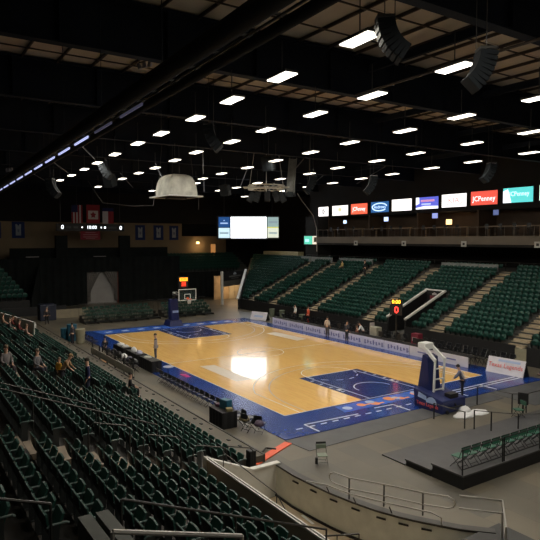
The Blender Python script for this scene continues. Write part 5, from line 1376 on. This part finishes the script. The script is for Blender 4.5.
for x, y in ((-1.3,-1.0),(1.3,-1.0),(1.3,1.0),(-1.3,1.0)): mb.tube([(x,y,0.0),(x*0.7,y*0.7,4.8)],0.02,4)
mb.build('hanging_cables', M_dsteel, dm)

# ------------------------------------------------------------------ people
def skinmesh(name, pts, edges, rad, m, parent, sub=2, root=0):
    me = bpy.data.meshes.new(name); me.from_pydata([tuple(p) for p in pts], edges, []); me.materials.append(m)
    o = bpy.data.objects.new(name, me); C.objects.link(o); o.parent = parent
    sk = o.modifiers.new('skin','SKIN'); sk.use_smooth_shade = True
    if not me.skin_vertices: bpy.context.view_layer.objects.active = o
    for i, v in enumerate(me.skin_vertices[0].data):
        r = rad[i]; v.radius = (r[0], r[1]) if isinstance(r, tuple) else (r, r)
        v.use_root = (i == root)
    s = o.modifiers.new('sub','SUBSURF'); s.levels = sub; s.render_levels = sub
    return o
def person(label, loc, rzv, pose='stand', top=(0.5,0.5,0.5), legs=(0.03,0.03,0.04), hair=(0.02,0.014,0.01), h=1.75, sleeve=True, seed=0, extra=None):
    rnd = random.Random(seed); s = h/1.75
    t = thing('person', label, 'person', loc, rzv)
    V = lambda x,y,z: Vector((x*s,y*s,z*s))
    bend = (0.32 if 'folded hoop' in label else 0.55) if pose == 'bend' else 0.0
    if pose == 'sit':
        hip = V(0,-0.0,0.50); kn = lambda q: V(q*0.12,0.42,0.50); an = lambda q: V(q*0.12,0.40,0.07); toe = lambda q: V(q*0.13,0.56,0.03)
    elif pose == 'walk':
        hip = V(0,0,0.93); kn = lambda q: V(q*0.10,0.10 if q > 0 else 0.02,0.50); an = lambda q: V(q*0.10,0.22 if q > 0 else -0.25,0.08); toe = lambda q: V(q*0.11,0.38 if q > 0 else -0.12,0.03)
    else:
        hip = V(0,0,0.93); kn = lambda q: V(q*0.10,0.02,0.50); an = lambda q: V(q*0.11,-0.01,0.08); toe = lambda q: V(q*0.13,0.15,0.03)
    def up(z, y=0, x=0):   # point above the hip, leaning forward by bend
        d = z; return hip + Vector((x*s, (y + math.sin(bend)*d)*s, math.cos(bend)*d*s))
    ch, nk, hd = up(0.40), up(0.56), up(0.66,0.03)
    P = [hip, up(0.18), ch, nk, hd]; E_ = [(0,1),(1,2),(2,3),(3,4)]; R = [(0.15*s,0.11*s),(0.135*s,0.10*s),(0.155*s,0.11*s),0.055*s,(0.075*s,0.085*s)]
    P.append(up(0.79,0.03)); E_.append((4,5)); R.append((0.078*s,0.09*s))
    hands = []
    for q in (-1,1):
        i = len(P)
        sh = up(0.50,0,q*0.17)
        if pose == 'stand': el = up(0.22,-0.03,q*0.25); wr = up(-0.02,0.06,q*0.26)
        elif pose == 'bend': el = up(0.25,0.20,q*0.24); wr = up(0.10,0.42,q*0.22)
        elif pose == 'walk': el = up(0.22,-0.03*q,q*0.25); wr = up(0.02,0.12*q,q*0.25)
        else: el = up(0.22,0.05,q*0.24); wr = up(0.10,0.28,q*0.14)
        P += [sh, el, wr]; E_ += [(2,i),(i,i+1),(i+1,i+2)]; R += [0.062*s,0.045*s,0.028*s]
        d = (wr-el).normalized(); sd_ = Vector((1,0,0)) if abs(d.x) < 0.7 else Vector((0,1,0)); j = len(P)
        P.append(wr+d*0.07*s); E_.append((i+2,j)); R.append((0.036*s,0.018*s))
        for f_ in range(4):
            b = P[j]+sd_*(f_-1.5)*0.020*s+d*0.02*s; tip = b+d*(0.065,0.078,0.074,0.056)[f_]*s+Vector((0,0.018*s,0)); m1 = len(P)
            P += [b, tip]; E_ += [(j,m1),(m1,m1+1)]; R += [0.009*s,0.008*s]
        m1 = len(P); P.append(P[i+2]+d*0.04*s+Vector((-q*0.035*s,0.03*s,0))); E_.append((i+2,m1)); R.append(0.010*s)
    for q in (-1,1):
        i = len(P); hj = hip+Vector((q*0.09*s,0,-0.04*s))
        P += [hj, kn(q), an(q), toe(q)]; E_ += [(0,i),(i,i+1),(i+1,i+2),(i+2,i+3)]; R += [0.085*s,0.06*s,0.04*s,(0.042*s,0.03*s)]
    body = skinmesh('body', P, E_, R, M_skin, t, 1)
    # clothing chains
    tm = mat('cloth_%02d%02d%02d' % tuple(int(c*99) for c in top), top, rough=0.9, var=0.1); lm = mat('cloth_%02d%02d%02d' % tuple(int(c*99) for c in legs), legs, rough=0.9, var=0.1)
    Q = [up(-0.04), up(0.18), ch, up(0.52)]; E2 = [(0,1),(1,2),(2,3)]; R2 = [(0.175*s,0.135*s),(0.16*s,0.125*s),(0.18*s,0.135*s),(0.09*s,0.08*s)]
    for q in (-1,1):
        i = len(Q); b = 6 + (0 if q < 0 else 0)
        k = [n for n in range(len(P))]
        base = 6 if q < 0 else 6+3+1+8+1
        Q += [P[base]+Vector((0,0,0.0)), P[base+1], P[base+1].lerp(P[base+2],0.92)]; E2 += [(2,i),(i,i+1),(i+1,i+2)]; R2 += [0.080*s,0.060*s,0.042*s]
    skinmesh('jacket' if sleeve else 'shirt', Q, E2, R2, tm, t, 1)
    Q = [hip+Vector((0,0,0.06*s))]; E2 = []; R2 = [(0.165*s,0.13*s)]
    for q in (-1,1):
        i = len(Q); hj = hip+Vector((q*0.09*s,0,-0.05*s)); Q += [hj, kn(q), an(q)]; E2 += [(0,i),(i,i+1),(i+1,i+2)]; R2 += [0.105*s,0.078*s,0.058*s]
    skinmesh('trousers', Q, E2, R2, lm, t, 1)
    for q in (-1,1):
        skinmesh('shoe', [an(q)+Vector((0,-0.03*s,-0.035*s)), toe(q)+Vector((0,0.02*s,0.012*s))], [(0,1)], [0.05*s,(0.048*s,0.035*s)], M_black, t, 1)
    c = up(0.76,0.035); hm = mat('hair_%02d%02d' % (int(hair[0]*99), int(hair[1]*99)), hair, rough=0.8, var=0.1)
    mb = MB(); mb.ball((c.x, c.y-0.018*s, c.z+0.045*s), 0.105*s, (0.95,1.05,1.0), 12, 8, zmin=-0.35); mb.build('hair', hm, t, smooth=True)
    mb = MB(); mb.ball((c.x, c.y+0.105*s, c.z-0.01*s), 0.022*s, (0.7,1,1.3), 6, 4); mb.build('nose', M_skin, t, smooth=True)
    mb = MB(); mb.ball((c.x-0.034*s, c.y+0.088*s, c.z+0.018*s), 0.012*s, nu=6, nv=4); mb.ball((c.x+0.034*s, c.y+0.088*s, c.z+0.018*s), 0.012*s, nu=6, nv=4); mb.build('eyes', M_black, t, smooth=True)
    mb = MB(); mb.box((c.x, c.y+0.097*s, c.z-0.055*s), (0.04*s,0.01*s,0.008*s)); mb.build('mouth', M_red, t)
    for q in (-1,1):
        mb = MB(); mb.ball((c.x+q*0.092*s, c.y, c.z-0.005*s), 0.026*s, (0.4,0.8,1.2), 6, 4); mb.build('ear', M_skin, t, smooth=True)
    return t
p1 = person('man in a dark suit with a pale coat standing on the near sideline', (-1.9,-7.85,0.035), 2.6, 'stand', (0.05,0.06,0.09), (0.07,0.075,0.10), h=1.85)
MB().box((-0.27,-0.05,1.15),(0.10,0.22,0.62)).build('pale_coat', M_flagw, p1, bevel=0.04)
p2 = person('man leaning forward in dark clothes with white back by the folded hoop', (17.0,2.35,0.035), 2.2, 'bend', (0.10,0.11,0.17), (0.02,0.02,0.03), h=1.8)
MB().box((0,0.02,1.28),(0.36,0.10,0.42),M=Matrix.Rotation(-0.55,3,'X')).build('white_back_panel', M_flagw, p2, bevel=0.03)
p2.location = (17.0,2.5,0.03)
person('person in a red and orange top at the right edge by the black wall', (16.6,11.0,0), 2.0, 'walk', (0.75,0.14,0.05), (0.02,0.03,0.08))
person('man in a tan shirt standing before the far sideline boards', (-2.6,8.75,0.035), 0.3, 'stand', (0.60,0.50,0.42), (0.10,0.09,0.09))
person('man in dark clothes standing before the far sideline boards', (0.0,8.8,0.035), 0.2, 'stand', (0.03,0.035,0.05), (0.04,0.045,0.06), h=1.7)
person('man in a white shirt reaching over the far table', (0.9,9.9,0), 2.4, 'bend', (0.8,0.82,0.85), (0.03,0.03,0.04))
person('woman in a dark top seated behind the far table', (-0.1,10.1,0), 2.9, 'sit', (0.2,0.08,0.06), (0.03,0.03,0.04), h=1.65)
person('person in a white top standing by the first row of the far stand', (-12.4,12.3,0), 2.9, 'stand', (0.8,0.82,0.8), (0.1,0.1,0.12))
person('person in a bright orange red shirt by the first row of the far stand', (-10.1,12.3,0), 2.8, 'stand', (0.85,0.13,0.06), (0.5,0.06,0.04))
person('person in a tan top high up in the far stand near the top row', (-15.2,FY(13)+0.3,FZ(13)), 2.9, 'sit', (0.5,0.36,0.15), (0.08,0.06,0.04))
person('person in dark clothes high up on an aisle of the far stand', (-10.6,FY(12)+0.3,FZ(12)+0.03), 2.9, 'stand', (0.02,0.02,0.02), (0.02,0.02,0.02))
# people in the near stand (row index -> tread height)
def ns(k, x, lab, rzv, pose, top, legs, **kw):
    y = NY(k)-0.35
    return person(lab, (x, y, ntread(k)+0.012), rzv, pose, top, legs, **kw)
ns(8, 11.0, 'seated person in a white and dark top at the left edge of the near stand', -1.2, 'sit', (0.20,0.18,0.18), (0.05,0.04,0.05), hair=(0.12,0.08,0.05))
ns(6, 9.0, 'seated person in a grey patterned top beside the aisle of the near stand', -0.8, 'sit', (0.12,0.12,0.13), (0.05,0.05,0.07), hair=(0.10,0.07,0.05))
ns(5, 9.8, 'child in a yellow shirt standing on the aisle steps of the near stand', 0.4, 'stand', (0.62,0.33,0.03), (0.10,0.08,0.05), h=1.3, hair=(0.12,0.08,0.05))
ns(5, 10.4, 'adult with tan sleeves leaning over the child in yellow', -0.5, 'bend', (0.28,0.17,0.09), (0.04,0.04,0.05), h=1.65, hair=(0.25,0.15,0.07))
ns(4, 11.6, 'standing person in a navy jacket right of the child in yellow', 2.9, 'stand', (0.015,0.02,0.07), (0.02,0.025,0.05), h=1.8)
ns(0, 7.9, 'person in black seated in the first row by the tan walkway', -0.3, 'sit', (0.01,0.01,0.012), (0.01,0.01,0.012))
person('person in dark clothes standing on the floor by the teal barrels', (-11.5,-11.3,0), 2.2, 'stand', (0.03,0.03,0.04), (0.02,0.02,0.03))
person('person in dark clothes with pale hair walking at the far end of the near stand', (-24.5,-10.5,0), 1.2, 'walk', (0.05,0.04,0.04), (0.03,0.03,0.03), hair=(0.3,0.28,0.25))
for i, (k, x, c) in enumerate(((3,-12.4,(0.25,0.06,0.05)),(4,-11.6,(0.35,0.22,0.15)),(3,-9.6,(0.22,0.05,0.05)),(4,-8.6,(0.12,0.10,0.09)),(3,-6.8,(0.30,0.20,0.16)))):
    ns(k, x, 'spectator in a %s top seated far along the near stand, %s from the left' % (('dark red','tan','wine red','brown','sand')[i], ORD[i]), -0.2, 'sit', c, (0.05,0.03,0.03), seed=i, hair=(0.08,0.05,0.03))
person('person in black crouched over equipment by the near media tables', (-6.6,-10.1,0), 1.5, 'sit', (0.015,0.015,0.02), (0.02,0.02,0.02), h=1.6)

# ------------------------------------------------------------------ remaining seats as one object
o = stuff.build('arena_seats', M_seat, m2=M_shell, idx=SIDX); tag(o, 'rows of green folding seats filling the far, end and outer near stands', 'seats', 'green stand seats', 'stuff')

# ------------------------------------------------------------------ world & view
w = bpy.data.worlds.new('world'); sc.world = w; w.use_nodes = True
w.node_tree.nodes['Background'].inputs[0].default_value = (0.01,0.01,0.012,1); w.node_tree.nodes['Background'].inputs[1].default_value = 0.2
vs_ = sc.view_settings; vs_.view_transform = 'Standard'; vs_.look = 'None'; vs_.gamma = 1.0; vs_.exposure = 0.22; vs_.use_curve_mapping = False
sc.cycles.max_bounces = 6; sc.cycles.diffuse_bounces = 3; sc.cycles.glossy_bounces = 3
sc.cycles.sample_clamp_indirect = 1.5; sc.cycles.sample_clamp_direct = 3.0
